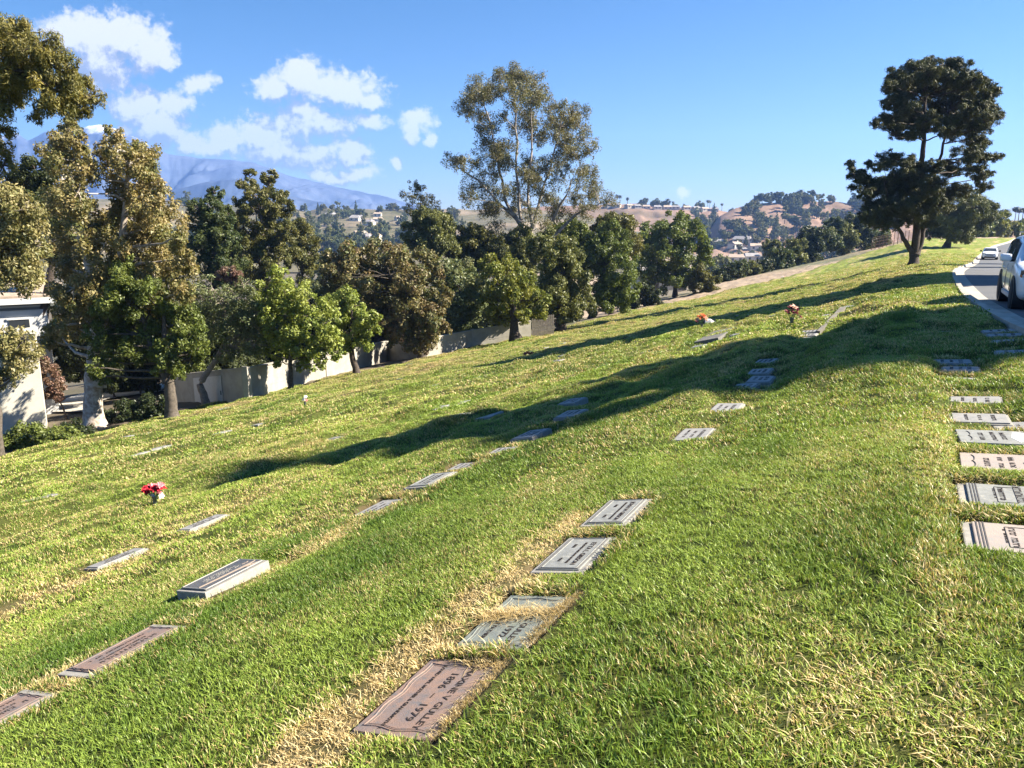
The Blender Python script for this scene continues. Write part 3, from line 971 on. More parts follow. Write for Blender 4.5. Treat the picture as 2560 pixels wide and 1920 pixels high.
# ------------------------------------------------------------------ grave markers
def mottled(name, c1, c2, rough=.7, scale=9, c3=None, metal=0.):
    m, nt, b = new_mat(name)
    tc = nt.nodes.new('ShaderNodeTexCoord')
    n1 = N(nt, 'ShaderNodeTexNoise', inp={'Vector': tc.outputs['Object'], 'Scale': float(scale), 'Detail': 7.0, 'Roughness': .65})
    n2 = N(nt, 'ShaderNodeTexNoise', inp={'Vector': tc.outputs['Object'], 'Scale': 160.0, 'Detail': 4.0})
    n3 = N(nt, 'ShaderNodeTexNoise', inp={'Vector': tc.outputs['Object'], 'Scale': float(scale) * 2.3, 'Detail': 5.0})
    c = mixc(nt, smooth(nt, n1.outputs['Fac'], .36, .64), c1, c2)
    if c3: c = mixc(nt, smooth(nt, n3.outputs['Fac'], .52, .72), c, c3)
    c = mixc(nt, smooth(nt, n2.outputs['Fac'], .35, .7, .0, .35), c, tuple(v * .5 for v in c1))
    nt.links.new(c, b.inputs['Base Color'])
    b.inputs['Roughness'].default_value = rough
    b.inputs['Metallic'].default_value = metal
    bp = N(nt, 'ShaderNodeBump', inp={'Strength': .35, 'Distance': .004, 'Height': n2.outputs['Fac']})
    nt.links.new(bp.outputs[0], b.inputs['Normal'])
    return m


S_PINK = mottled('weathered_pink_bronze', (.27, .175, .13), (.19, .15, .135), c3=(.14, .135, .135))
S_GREEN = mottled('weathered_green_bronze', (.20, .225, .185), (.16, .175, .16), c3=(.24, .245, .205))
S_GREY = mottled('grey_stone', (.27, .275, .255), (.20, .205, .19), c3=(.33, .325, .285))
S_BRONZE = mottled('dark_bronze', (.07, .075, .08), (.11, .11, .11), rough=.42, scale=6)
S_PALE = mottled('pale_stone', (.30, .29, .27), (.22, .22, .215), c3=(.34, .32, .285))
S_ROSE = mottled('pale_rose_stone', (.38, .31, .26), (.32, .275, .245), c3=(.29, .28, .26))
S_BASE = mottled('marker_concrete', (.34, .32, .28), (.26, .245, .215), rough=.9, scale=14)
INK = mat_simple('dark_lettering', (.035, .025, .02), .7)
INK_B = mat_simple('bronze_lettering', (.34, .32, .28), .45)
RIM_D = mat_simple('dark_groove', (.08, .075, .07), .8)


def text_mesh(body, size, align='CENTER', bold=.004, ext=.0012):
    cu = bpy.data.curves.new('lettering', 'FONT')
    cu.body = body; cu.size = size; cu.align_x = align; cu.align_y = 'CENTER'
    cu.extrude = ext; cu.offset = bold * size; cu.resolution_u = 2
    o = bpy.data.objects.new('lettering', cu)
    COL.objects.link(o)
    dg = bpy.context.evaluated_depsgraph_get()
    me = bpy.data.meshes.new_from_object(o.evaluated_get(dg))
    bpy.data.objects.remove(o); bpy.data.curves.remove(cu)
    return me


def letters(lines, z, mat, parent):
    """one mesh with all lines: (text, x, y, size, align, stretch)"""
    for (t, x, y, size, al, stx) in lines:
        me = text_mesh(t, size, al)
        me.transform(Matrix.Translation((x, y, z)) @ Matrix.Diagonal((stx, 1, 1, 1)))
        me.materials.clear(); me.materials.append(mat)
        link_mesh('lettering', me, parent)


def glyph_rows(rows, z, mat, parent, rnd):
    """worn lettering nobody can read any more: rows of short strokes (x0,x1,y,height)"""
    for (x0, x1, y, h) in rows:
        mb = MB()
        x = x0
        while x < x1:
            w = h * rnd.uniform(.45, .7)
            if rnd.random() > .14:
                mb.box(x, x + w * .28, y - h / 2, y + h / 2, z, z + .0015)
                k = rnd.random()
                if k < .5: mb.box(x + w * .28, x + w * .95, y + h * .25, y + h * .45, z, z + .0015)
                if k > .3: mb.box(x + w * .28, x + w * .9, y - h * .45, y - h * .25, z, z + .0015)
                if k > .7: mb.box(x + w * .7, x + w * .95, y - h * .2, y + h * .24, z, z + .0015)
            x += w * 1.45
        mb.build('lettering', mat, parent)


def ridge_loop(hx, hy, wave, r, z, n=14, waves=2.5):
    pts = []
    for (a, b) in (((-hx, -hy), (hx, -hy)), ((hx, -hy), (hx, hy)), ((hx, hy), (-hx, hy)), ((-hx, hy), (-hx, -hy))):
        a, b = np.array(a), np.array(b)
        d = b - a; nrm = np.array([-d[1], d[0]]) / np.linalg.norm(d)
        for k in range(n):
            t = k / n
            p = a + d * t + nrm * wave * math.sin(t * math.pi * 2 * waves * (1 if abs(d[0]) > abs(d[1]) else .6)) * math.sin(t * math.pi) ** .5
            pts.append((p[0], p[1], z))
    pts.append(pts[0])
    return pts


TEXTS = {
    0: [("MAXINE V GULLEY", 0, .082, .048, 'CENTER', 1.25), ("1896", -.13, .012, .055, 'CENTER', 1.3), ("–", 0, .012, .055, 'CENTER', 1.2),
        ("1979", .13, .012, .055, 'CENTER', 1.3), ("BELOVED WIFE, MOTHER & GRANDMOTHER", 0, -.078, .026, 'CENTER', 1.05)],
    1: [("C GULLEY", .10, .070, .050, 'CENTER', 1.2), ("–  1972", .09, .008, .055, 'CENTER', 1.2), ("HUSBAND & FATHER", .02, -.088, .034, 'CENTER', 1.2)],
    2: [("ETTA L GIBSON", .01, .065, .046, 'CENTER', 1.2), ("BELOVED WIFE AND MOTHER", .0, .012, .024, 'CENTER', 1.1), ("1961", .12, -.05, .030, 'CENTER', 1.1), ("1884", -.12, -.05, .030, 'CENTER', 1.1)],
    3: [("JOHN W GIBSON", .01, .062, .046, 'CENTER', 1.2), ("BELOVED HUSBAND AND FATHER", .0, .010, .024, 'CENTER', 1.05), ("1956", .12, -.05, .030, 'CENTER', 1.1), ("1882", -.12, -.05, .030, 'CENTER', 1.1)],
}


def build_marker(i, mk):
    rnd = random.Random(900 + i)
    L, W, style = mk['L'], mk['W'], mk['style']
    ex = Vector((-UD[0], -UD[1], -mk['su'])).normalized()
    ey = Vector((VD[0], VD[1], mk['sv']))
    ez = ex.cross(ey).normalized(); ey = ez.cross(ex)
    yawj = rnd.uniform(-.05, .05) if mk['r'] > 6 else 0
    M = Matrix((ex, ey, ez)).transposed().to_4x4() @ Matrix.Rotation(yawj, 4, 'Z') @ Matrix.Rotation(rnd.uniform(-.03, .03) if mk['r'] > 6 else 0, 4, 'X')
    M.translation = Vector(mk['c'])
    root = bpy.data.objects.new('grave_marker', None)
    root.empty_display_size = .1
    COL.objects.link(root)
    root.matrix_world = M
    tag(root, mk['label'], 'grave marker', 'flat grave markers set in rows in the lawn')
    hx, hy = L / 2, W / 2

    def slab(name, x, y, z0, z1, mat, bev=.004, ox=0, oy=0):
        return MB().box(ox - x, ox + x, oy - y, oy + y, z0, z1).build(name, mat, root, bevel=bev)
    rows = [(-hx * .62, hx * .62, hy * .42, .030), (-hx * .45, hx * .4, hy * .05, .022), (-hx * .6, hx * .6, -hy * .32, .020)]
    if style == 'bronze':
        slab('base', hx, hy, -.20, 0, S_BASE, .006)
        slab('plaque', hx - .03, hy - .028, -.01, .012, S_BRONZE)
        MB().tube(ridge_loop(hx - .036, hy - .034, 0, 0, .012), [.005] * 57, 5).build('border', INK_B, root, True)
        glyph_rows([(-.17, .17, -.005, .026), (-.15, .16, -.036, .022), (-.10, .14, -.064, .018)], .0125, INK_B, root, rnd)
        orn = MB()   # a pale ribbon of landscape relief and a small winged emblem
        orn.prism([(-.28, .062, .012), (-.20, .085, .012), (-.06, .072, .012), (.10, .066, .012), (.27, .048, .012), (.27, .038, .012), (.05, .046, .012), (-.10, .052, .012)], (0, 0, .004))
        for k in range(5): orn.prism([(-.27 + k * .03, .125, .012), (-.262 + k * .03, .125, .012), (-.18 + k * .012, .09, .012)], (0, 0, .003))
        orn.prism([(-.26, .0, .012), (-.235, .012, .012), (-.225, .034, .012), (-.215, .012, .012), (-.19, .0, .012), (-.222, .004, .012)], (0, 0, .003))
        orn.build('relief', mat_simple('relief_bronze', (.34, .27, .21), .5), root)
        # a broken edge of old concrete beside it
        MB().prism([(hx + .03, hy - .1, -.10), (hx + .14, hy - .12, -.12), (hx + .15, hy - .02, -.11), (hx + .06, hy + .0, -.10)], (0, 0, .05)).build('broken_footing', S_BASE, root, bevel=.006)
    elif style.startswith('scroll'):
        pm = {'scroll_pink': S_PINK, 'scroll_green': S_GREEN, 'scroll_rose': S_ROSE, 'scroll_blue': S_GREY}[style]
        slab('base', hx, hy, -.10, -.004, S_BASE)
        slab('plaque', hx - .004, hy - .004, -.03, .004, pm)
        if style in ('scroll_pink', 'scroll_green'):
            bd = MB()
            bd.tube(ridge_loop(hx - .045, hy - .032, .010, 0, .003), [.0055] * 57, 5)
            bd.tube(ridge_loop(hx - .062, hy - .05, .008, 0, .003), [.003] * 57, 5)
            bd.build('border', pm, root, True)
            gr = MB()
            gr.tube(ridge_loop(hx - .053, hy - .041, .009, 0, .0032), [.0028] * 57, 4)
            gr.build('groove', RIM_D, root)
            letters(TEXTS[i], .0052, INK, root)
        else:
            bd = MB()
            bd.tube([(-hx * .7 + L * .7 * k / 20, -hy + .075 + .018 * abs(math.sin(math.pi * k / 10)) ** .6, .005) for k in range(21)], [.004] * 21, 5)
            bd.build('border', RIM_D, root)
            glyph_rows([(-hx * .62, hx * .55, hy * .30, .034), (-hx * .66, hx * .62, hy * .02, .030), (-hx * .5, hx * .5, -hy * .32, .036)], .0045, INK, root, rnd)
            if style == 'scroll_blue':
                MB().prism([(-.16, .15, .005), (.02, .12, .005), (.16, .16, .005), (.12, .22, .005), (-.02, .20, .005), (-.14, .23, .005)], (0, 0, .001)).build('white_patch', mat_simple('white_flake', (.8, .8, .8), .7), root)
            else:
                MB().tube([(.05 * math.cos(a), hy - .06 + .04 * math.sin(a), .004) for a in np.linspace(0, 6.28, 15)], [.004] * 15, 5).build('emblem', S_PALE, root)
    elif style in ('framed', 'pink'):
        pm = S_PINK if style == 'pink' else S_GREY
        slab('base', hx, hy, -.10, 0, S_BASE, .008)
        ex_in = .05 if style == 'pink' else .035
        slab('plaque', hx - ex_in, hy - .03, -.02, .008, pm)
        gr = MB()
        gr.tube(ridge_loop(hx - ex_in - .010, hy - .044, .004 if style == 'pink' else 0, 0, .008, waves=5), [.0045] * 57, 4)
        gr.build('groove', RIM_D, root)
        bd = MB().tube(ridge_loop(hx - ex_in - .022, hy - .056, .004 if style == 'pink' else 0, 0, .008, waves=5), [.004] * 57, 5)
        bd.build('border', pm, root, True)
        if i in TEXTS: letters(TEXTS[i], .0095, INK, root)
        else: glyph_rows([(-.2, .2, .052, .036), (-.16, .17, .0, .022), (-.19, .2, -.06, .022)], .0085, INK, root, rnd)
    elif style.startswith('step'):
        pm = S_PINK if style == 'step_pink' else S_GREY
        if style == 'step_pink': pm = S_ROSE
        slab('base', hx, hy, -.10, 0, S_BASE, .008)
        slab('plaque', hx - .02, hy - .05, -.02, .012, pm, .006)
        gr = MB()
        for o in (.068, .085, .10): gr.box(-hx + .02, hx - .02, -hy + o, -hy + o + .007, .0122, .0145)
        gr.build('groove', RIM_D, root)
        bd = MB().tube(ridge_loop(hx - .08, .05, 0, 0, .0125), [.003] * 57, 4)
        bd.build('border', RIM_D, root)
        bd.location = (0, -.04, 0)
        glyph_rows([(-hx * .6, hx * .6, -.02, .030), (-hx * .5, hx * .4, -.055, .016), (-hx * .8, hx * .6, .07, .042), (-hx * .55, hx * .5, .15, .036)], .0125, INK, root, rnd)
    else:
        slab('base', hx, hy, -.10, -.002, S_BASE, .005)
        slab('plaque', hx - .022, hy - .02, -.03, .010, S_PALE, .005)
        if mk['r'] < 30:
            k = max(1, min(1.5, mk['r'] / 8))
            glyph_rows([(-hx * .6, hx * .6, hy * .45, .034 * k), (-hx * .45, hx * .45, 0, .028 * k), (-hx * .6, hx * .5, -hy * .45, .026 * k)], .0105, INK, root, rnd)


for i, mk in enumerate(MARKERS):
    build_marker(i, mk)

# the rows of small sunken markers further down and away: too small to show their parts
PLOT = MB().box(-.30, .30, -.17, .17, -.08, .012).build('grave_marker', S_PALE, None, bevel=.008)
plot_me = PLOT.data
bpy.data.objects.remove(PLOT)
for (r, x, y) in tiny[:215]:
    z = float(z_ground(x, y))
    o = link_mesh('grave_marker', plot_me)
    gv = float(z_base(x + .3 * VD[0], y + .3 * VD[1]) - z_base(x - .3 * VD[0], y - .3 * VD[1])) / .6
    gu = float(z_base(x + .3 * UD[0], y + .3 * UD[1]) - z_base(x - .3 * UD[0], y - .3 * UD[1])) / .6
    ex = Vector((-UD[0], -UD[1], -gu)).normalized(); ey = Vector((VD[0], VD[1], gv)); ez = ex.cross(ey).normalized(); ey = ez.cross(ex)
    M = Matrix((ex, ey, ez)).transposed().to_4x4() @ Matrix.Rotation(random.uniform(-.12, .12), 4, 'Z')
    M.translation = (x, y, z + random.uniform(-.03, .02))
    o.matrix_world = M
    tag(o, 'small pale flat grave marker sunk in a grassy hollow far down the lawn', 'grave marker', 'small sunken markers in the far rows')

# ------------------------------------------------------------------ trees
PAL = {
    'olive_brown': [(.155, .120, .045), (.185, .145, .06), (.11, .115, .038), (.075, .09, .03), (.235, .185, .085)],
    'olive_light': [(.22, .19, .085), (.27, .23, .11), (.15, .145, .055), (.11, .115, .04)],
    'gum': [(.105, .105, .035), (.15, .13, .04), (.075, .085, .03), (.20, .165, .035)],
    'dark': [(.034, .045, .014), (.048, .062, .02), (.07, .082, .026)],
    'evergreen': [(.045, .065, .02), (.065, .085, .024), (.085, .095, .028), (.03, .045, .016)],
    'evergreen_olive': [(.075, .08, .02), (.105, .10, .028), (.05, .06, .018), (.125, .115, .035)],
    'mid_green': [(.095, .125, .024), (.13, .16, .032), (.065, .085, .02), (.16, .185, .045)],
    'bright': [(.21, .26, .045), (.26, .30, .06), (.14, .185, .035), (.31, .335, .085)],
    'rusty': [(.105, .095, .04), (.15, .105, .05), (.08, .10, .036), (.135, .09, .045), (.19, .17, .075), (.10, .125, .045)],
    'silver_green': [(.10, .125, .05), (.14, .165, .075), (.075, .10, .035), (.16, .16, .075)],
    'yellow_green': [(.15, .155, .024), (.19, .18, .03), (.095, .115, .022), (.12, .15, .03)],
    'grey_green': [(.10, .11, .036), (.135, .145, .046), (.07, .082, .026), (.165, .17, .05)],
    'deep_green': [(.085, .115, .022), (.115, .148, .03), (.058, .078, .018), (.15, .18, .04)],
    'pine': [(.030, .042, .016), (.044, .055, .018), (.066, .068, .022), (.028, .036, .014), (.080, .078, .026)],
    'pine_olive': [(.075, .085, .024), (.10, .105, .03), (.05, .062, .02)],
    'sparse': [(.095, .10, .045), (.13, .12, .05), (.08, .088, .045), (.14, .11, .04)],
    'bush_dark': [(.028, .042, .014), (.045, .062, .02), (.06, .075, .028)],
    'pink_bush': [(.20, .11, .085), (.26, .16, .12), (.12, .09, .05)],
    'far_green': [(.055, .075, .03), (.075, .09, .036), (.045, .06, .026), (.09, .10, .042)],
}


for _k, _f in dict(olive_brown=1.5, olive_light=1.45, gum=1.35, mid_green=1.15, rusty=1.35, silver_green=1.3, yellow_green=1.25, grey_green=1.2, deep_green=1.1, sparse=1.3, far_green=1.7, evergreen=1.35, evergreen_olive=1.4, pine=1.45, pine_olive=1.6).items():
    PAL[_k] = [tuple(v * _f for v in c) for c in PAL[_k]]


def leaves(pos, nrm, axis, size, wid, col):
    """n rhombic leaves"""
    side = np.cross(nrm, axis)
    side /= np.linalg.norm(side, axis=1)[:, None] + 1e-9
    l = size[:, None]; w = (size * wid)[:, None]
    v = np.stack([pos - axis * l * .5, pos + side * w * .5 + nrm * l * .06, pos + axis * l * .5, pos - side * w * .5 + nrm * l * .06], 1).reshape(-1, 3)
    c = np.repeat(col, 4, axis=0)
    f = np.arange(len(pos) * 4).reshape(-1, 4)
    return v, f, c


def rand_dir(n):
    v = RNG.normal(size=(n, 3))
    return v / np.linalg.norm(v, axis=1)[:, None]


def crown_mesh(lobes, pal, lsize, wid=.45, dens=2.0, droop=.0, sub=.42, nsub=12, hollow=.5, mat=None, spread=1.0, shell=.55, needle=False, squash=1.0):
    """lobes: (centre, radius).  Every lobe breaks up into smaller clumps, every clump into leaves."""
    pal = np.array(PAL[pal])
    PV, PN, PA, PS, PC, subs = [], [], [], [], [], []
    dens = dens * 2.3
    for (c, r) in lobes:
        c = np.asarray(c, float)
        k = max(3, int(nsub * RNG.uniform(.8, 1.2)))
        dirs = rand_dir(k)
        rad = r * (hollow + (1 - hollow) * RNG.uniform(size=k) ** .6) * .92
        sc = c + dirs * rad[:, None] * np.array([1, 1, .9 * squash])
        sr = r * sub * RNG.uniform(.6, 1.25, k)
        area = math.pi * r * r
        n_tot = dens * area / (.5 * lsize * lsize * wid)
        wts = sr ** 2 / (sr ** 2).sum()
        for j in range(k):
            n = max(3, int(n_tot * wts[j]))
            d = rand_dir(n)
            rr_ = sr[j] * (shell + (1 - shell) * RNG.uniform(size=n)) ** .7 * RNG.uniform(.55, 1.12, n)
            off = d * rr_[:, None] * spread
            off[:, 2] *= squash
            if droop: off[:, 2] -= droop * sr[j] * RNG.uniform(0, 1.6, n) ** 1.5
            p = sc[j] + off
            nn = d * .75 + RNG.normal(size=(n, 3)) * .55 + np.array([0, 0, .25])
            nn /= np.linalg.norm(nn, axis=1)[:, None]
            ax = RNG.normal(size=(n, 3)) + (d * 1.2 if needle else 0) + np.array([0, 0, -2.2 * droop])
            ax -= nn * (ax * nn).sum(1)[:, None]
            ax /= np.linalg.norm(ax, axis=1)[:, None] + 1e-9
            base = pal[RNG.integers(0, len(pal))] * .6 + pal[RNG.integers(0, len(pal))] * .4
            cc = base[None] * .6 + pal[RNG.integers(0, len(pal), n)] * .4
            cc = cc * RNG.uniform(.72, 1.28, n)[:, None]
            PV.append(p); PN.append(nn); PA.append(ax); PS.append(lsize * RNG.uniform(.65, 1.3, n)); PC.append(cc)
            subs.append((c, sc[j], r, sr[j]))
    v, f, c = leaves(np.concatenate(PV), np.concatenate(PN), np.concatenate(PA), np.concatenate(PS), wid, np.concatenate(PC))
    return np_mesh('crown', v, f, mat or LEAF, cols=c), subs


def curve_pts(a, b, bend, n=7, up=.0):
    a, b = np.asarray(a, float), np.asarray(b, float)
    t = np.linspace(0, 1, n)[:, None]
    L = np.linalg.norm(b - a)
    m = RNG.normal(size=3) * bend * L
    p = a + (b - a) * t + m * (t * (1 - t)) * 2
    p[:, 2] += up * L * (t * (1 - t))[:, 0] * 2
    return p + RNG.normal(size=p.shape) * .012 * L * (t > 0) * (t < 1)


def trunk_mesh(base, lobes, subs, r0, forks, mat, twigs=.5, limb=.35, stems=None):
    """tapered trunk(s), limbs to every lobe, twigs to the clumps — one mesh"""
    V, Fc, o = [], [], 0

    def put(p, r, n):
        nonlocal o
        v, f = tube_arrays(np.asarray(p), np.asarray(r), n)
        V.append(v); Fc.append(f + o); o += len(v)
    base = np.asarray(base, float)
    cs = np.array([c for c, r in lobes])
    nodes = []
    stems = stems or [[base, base + (np.array([cs[:, 0].mean(), cs[:, 1].mean(), np.percentile(cs[:, 2], 60)]) - base) * np.array([.8, .8, 1])]]
    for si, sp_ in enumerate(stems):
        sp_ = [np.asarray(q, float) for q in sp_]
        pts = []
        for a, b in zip(sp_[:-1], sp_[1:]):
            q = curve_pts(a, b, .04, 6)
            pts += list(q[:-1])
        pts.append(sp_[-1]); pts = np.array(pts)
        L = len(pts)
        rad = r0 * (1 if si == 0 else .72) * (1 - .78 * np.linspace(0, 1, L))
        rad[0] *= 1.45; rad[1] *= 1.08 if L > 4 else 1
        put(pts, rad, 9)
        nodes += [(pts[k], rad[k]) for k in range(max(1, L // 3), L)]
    npos = np.array([n[0] for n in nodes]); nrad = np.array([n[1] for n in nodes])
    for (c, r) in lobes:
        dz = c[2] - npos[:, 2]
        cost = np.linalg.norm(npos - c, axis=1) + np.where(dz < .1 * r, 1.5 * r, 0)
        k = int(np.argmin(cost))
        p = curve_pts(npos[k], c, .09, 7, -.05)
        lr = min(nrad[k] * .5, r0 * limb * .62)
        put(p, lr * (1 - .7 * np.linspace(0, 1, 7)) + .004, 6)
    if twigs:
        for (c, s, r, sr) in subs:
            if RNG.uniform() > twigs: continue
            e = s + (s - c) * .35 * RNG.uniform(0, 1)
            p = curve_pts(c, e, .12, 4)
            tr_ = r0 * limb * .22
            put(p, tr_ * (1 - .75 * np.linspace(0, 1, 4)) + .003, 4)
    return np_mesh('trunk', np.concatenate(V), np.concatenate(Fc), mat, smooth_=True)


def fill(L, n, dmax=46, f=.9):
    """more crown between neighbouring lobes"""
    L = [tuple(q) for q in L]; out = list(L)
    while len(out) < len(L) + n:
        a, b = random.choice(L), random.choice(L)
        d = math.hypot(a[0] - b[0], a[1] - b[1])
        if 8 < d < dmax:
            t = random.uniform(.35, .65)
            out.append((a[0] + (b[0] - a[0]) * t, a[1] + (b[1] - a[1]) * t, (a[2] + b[2]) / 2 * f))
    return out


def px_lobes(L, y, depth_k=.55, grow=1.42):
    """crown lobes given as headings (px,row,radius px) round a tree standing y metres away, spread in depth too"""
    L = np.array(L, float)
    w = (L[:, 0].max() - L[:, 0].min()) / FOC * y * .5 + 1e-6
    out = []
    for (px, row, r) in L:
        yy = y + RNG.uniform(-1, 1) * w * depth_k
        p = P(px, row, yy)
        out.append((p, r * grow / FOC * depth(p)))
    return out


def tree(name, label, cat, lobes, base, r0, pal, lpx, y, group=None, bark=None, twigs=.4, limb=.35, stems=None, crown_mat=None, **kw):
    root = empty(name, tuple(base))
    tag(root, label, cat, group)
    ls = lpx * y / FOC
    me, subs = crown_mesh(lobes, pal, ls, mat=crown_mat, **kw)
    inv = Matrix.Translation(-Vector(base))
    me.transform(inv)
    link_mesh('crown', me, root)
    tm = trunk_mesh(base, lobes, subs, r0, 3, bark or BARK, twigs, limb, stems)
    tm.transform(inv)
    link_mesh('trunk', tm, root)
    return root


def gz_at(x, y):
    return float(z_ground(np.array([x]), np.array([y]))[0])


def at_ground(px, row):
    q = hit(px, row)
    return np.array([q[0], q[1], gz_at(q[0], q[1]) - .05])


def stand(px, y):
    """ground point straight below heading px at distance y"""
    p = P(px, 300, y)
    return np.array([p[0], y, gz_at(p[0], y) - .05])


def bare_twigs(root, base, centre, rad, n, mat):
    V, Fc, o = [], [], 0
    for k in range(n):
        a = centre + rand_dir(1)[0] * rad * RNG.uniform(0, .7)
        d = rand_dir(1)[0]; d[2] *= .6
        b = a + d * rad * RNG.uniform(.35, .8)
        p = curve_pts(a, b, .2, 5)
        v, f = tube_arrays(p, .022 * (1 - .8 * np.linspace(0, 1, 5)), 4)
        V.append(v); Fc.append(f + o); o += len(v)
    me = np_mesh('bare_twigs', np.concatenate(V), np.concatenate(Fc), mat)
    me.transform(Matrix.Translation(-Vector(base)))
    link_mesh('bare_twigs', me, root)


ED = 'trees along the lower edge of the lawn'
# overhanging gum at the far left (its stem stands outside the view)
y = 21.
b = stand(-70, y)
L = [(2, 30, 14), (14, 42, 15), (24, 32, 13), (38, 44, 16), (28, 52, 16), (52, 56, 14), (60, 66, 15), (72, 72, 12), (84, 84, 12), (92, 98, 9), (74, 98, 13), (60, 92, 14),
     (48, 86, 15), (28, 70, 17), (10, 70, 18), (0, 90, 15), (44, 104, 9), (36, 116, 6), (84, 110, 7), (64, 108, 8), (-12, 60, 26), (-20, 100, 20), (-8, 30, 20), (18, 96, 8), (2, 128, 9), (0, 146, 10), (3, 165, 9)]
tree('gum_tree', 'overhanging gum tree at top left with yellowish drooping leaf sprays against the cloud', 'tree', px_lobes(L, y, .5), b, .32, 'gum', 4.2, y,
     bark=BARK_DARK, twigs=.9, limb=.3, wid=.24, dens=1.35, droop=.55, sub=.36, nsub=13, hollow=.3,
     stems=[[b, b + np.array([.6, 0, 4]), P(-30, 110, y), P(20, 72, y), P(60, 82, y)], [P(-40, 160, y), P(-12, 60, y)]])
# pale olive crown below it
y = 25.
b = stand(-30, y)
L = [(8, 190, 12), (12, 206, 18), (26, 208, 13), (4, 228, 24), (28, 228, 13), (34, 244, 10), (14, 250, 20), (2, 268, 20), (20, 276, 16), (32, 262, 9), (24, 340, 10), (6, 338, 10),
     (32, 356, 9), (8, 350, 15), (20, 368, 8), (4, 378, 9), (-12, 250, 25)]
tree('gum_tree', 'pale olive leaved gum tree at the left border hanging over the white wall', 'tree', px_lobes(L, y, .5), b, .26, 'olive_light', 4.0, y,
     bark=BARK, twigs=.5, wid=.42, dens=1.5, droop=.5, sub=.4, nsub=13, hollow=.35, stems=[[b, P(-8, 330, y), P(0, 230, y)]])
# the big brownish gum with the pale trunk
b = at_ground(95, 427)
y = b[1]
L = [(70, 128, 9), (62, 138, 11), (76, 142, 10), (58, 154, 13), (74, 160, 14), (84, 172, 12), (62, 178, 15), (78, 192, 15), (58, 204, 14), (72, 214, 17), (88, 206, 9),
     (117, 132, 8), (104, 146, 10), (118, 150, 11), (132, 146, 10), (146, 150, 9), (128, 164, 14), (112, 166, 11), (144, 168, 12), (152, 184, 11), (136, 184, 14), (120, 188, 14), (162, 202, 11),
     (146, 206, 15), (126, 210, 16), (112, 222, 14), (168, 222, 12), (150, 230, 17), (128, 236, 17), (178, 238, 11), (104, 244, 17), (82, 240, 16), (60, 238, 12), (164, 250, 16), (186, 258, 9),
     (140, 258, 19), (114, 266, 19), (86, 266, 18), (62, 264, 12), (176, 272, 14), (154, 280, 18), (128, 288, 18), (100, 292, 18), (74, 288, 14), (56, 292, 9), (92, 312, 15), (66, 308, 12),
     (182, 290, 11), (170, 300, 14), (150, 306, 14), (54, 322, 9), (48, 340, 7), (60, 334, 8), (74, 324, 10)]
Lb = px_lobes(L, y, .8)
tree('gum_tree', 'big brownish olive gum tree on the left with a pale flaking trunk', 'tree', Lb, b, .46, 'olive_brown', 3.2, y, ED, bark=BARK_PALE, twigs=.45, limb=.3,
     wid=.5, dens=1.75, droop=.35, sub=.42, nsub=12, hollow=.35,
     stems=[[b, P(93, 385, y), P(97, 340, y), P(88, 260, y), P(72, 170, y)], [P(96, 385, y + .05), P(108, 340, y + .3), P(122, 250, y), P(130, 165, y)]])
y2 = y + 9
b = stand(30, y2)
L = [(34, 168, 12), (26, 178, 13), (44, 176, 11), (34, 190, 15), (20, 196, 12), (50, 196, 14), (40, 210, 14), (54, 218, 14), (28, 214, 10), (58, 240, 16), (120, 300, 26), (150, 320, 22), (90, 330, 22), (70, 350, 18), (180, 310, 18)]
tree('dark_tree', 'dark green tree half hidden behind the big brownish gum', 'tree', px_lobes(L, y2, .4), b, .4, 'dark', 2.8, y2, bark=BARK_DARK, dens=2.2, wid=.5, twigs=.2)
# small trees on the lawn edge
b = at_ground(172, 417); y = b[1]
L = [(128, 262, 9), (116, 278, 11), (132, 282, 13), (146, 292, 12), (112, 296, 13), (128, 304, 15), (104, 312, 11), (148, 310, 13), (110, 326, 13), (134, 328, 15), (96, 334, 10), (154, 330, 12), (120, 346, 12), (142, 346, 13),
     (100, 352, 8), (110, 362, 8), (160, 300, 11), (172, 306, 13), (186, 318, 13), (170, 326, 14), (194, 334, 11), (180, 344, 14), (160, 350, 12), (200, 348, 8), (188, 360, 10), (166, 366, 9), (176, 374, 7), (100, 376, 8), (96, 368, 7)]
tree('ash_tree', 'leafy green tree with a stout grey trunk just right of the pale gum trunk', 'tree', px_lobes(L, y, .6), b, .30, 'mid_green', 3.2, y, ED, bark=BARK, dens=1.8, wid=.5, nsub=11,
     stems=[[b, P(170, 385, y), P(166, 350, y), P(164, 310, y)], [P(169, 382, y), P(150, 345, y), P(128, 290, y)]])
b = at_ground(186, 408) + np.array([.6, 1.2, -.2]); y = b[1]
L = [(212, 288, 12), (228, 296, 14), (246, 302, 13), (214, 306, 13), (232, 316, 15), (250, 322, 14), (262, 330, 10), (216, 326, 12), (236, 336, 14), (254, 344, 10), (226, 350, 9), (206, 316, 9), (204, 300, 9), (258, 312, 9), (244, 286, 8)]
r_ = tree('half_bare_tree', 'half bare leaning tree with a tangle of grey twigs above the wall corner', 'tree', px_lobes(L, y, .6), b, .22, 'silver_green', 3.0, y, ED, bark=TWIG, dens=.75, wid=.42, twigs=1.0, limb=.4,
          stems=[[b, P(200, 385, y), P(212, 366, y), P(228, 332, y), P(236, 310, y)]])
bare_twigs(r_, b, P(246, 338, y), 1.35, 90, TWIG)
bare_twigs(r_, b, P(226, 306, y), 1.5, 90, TWIG)
b = at_ground(290, 391); y = b[1]
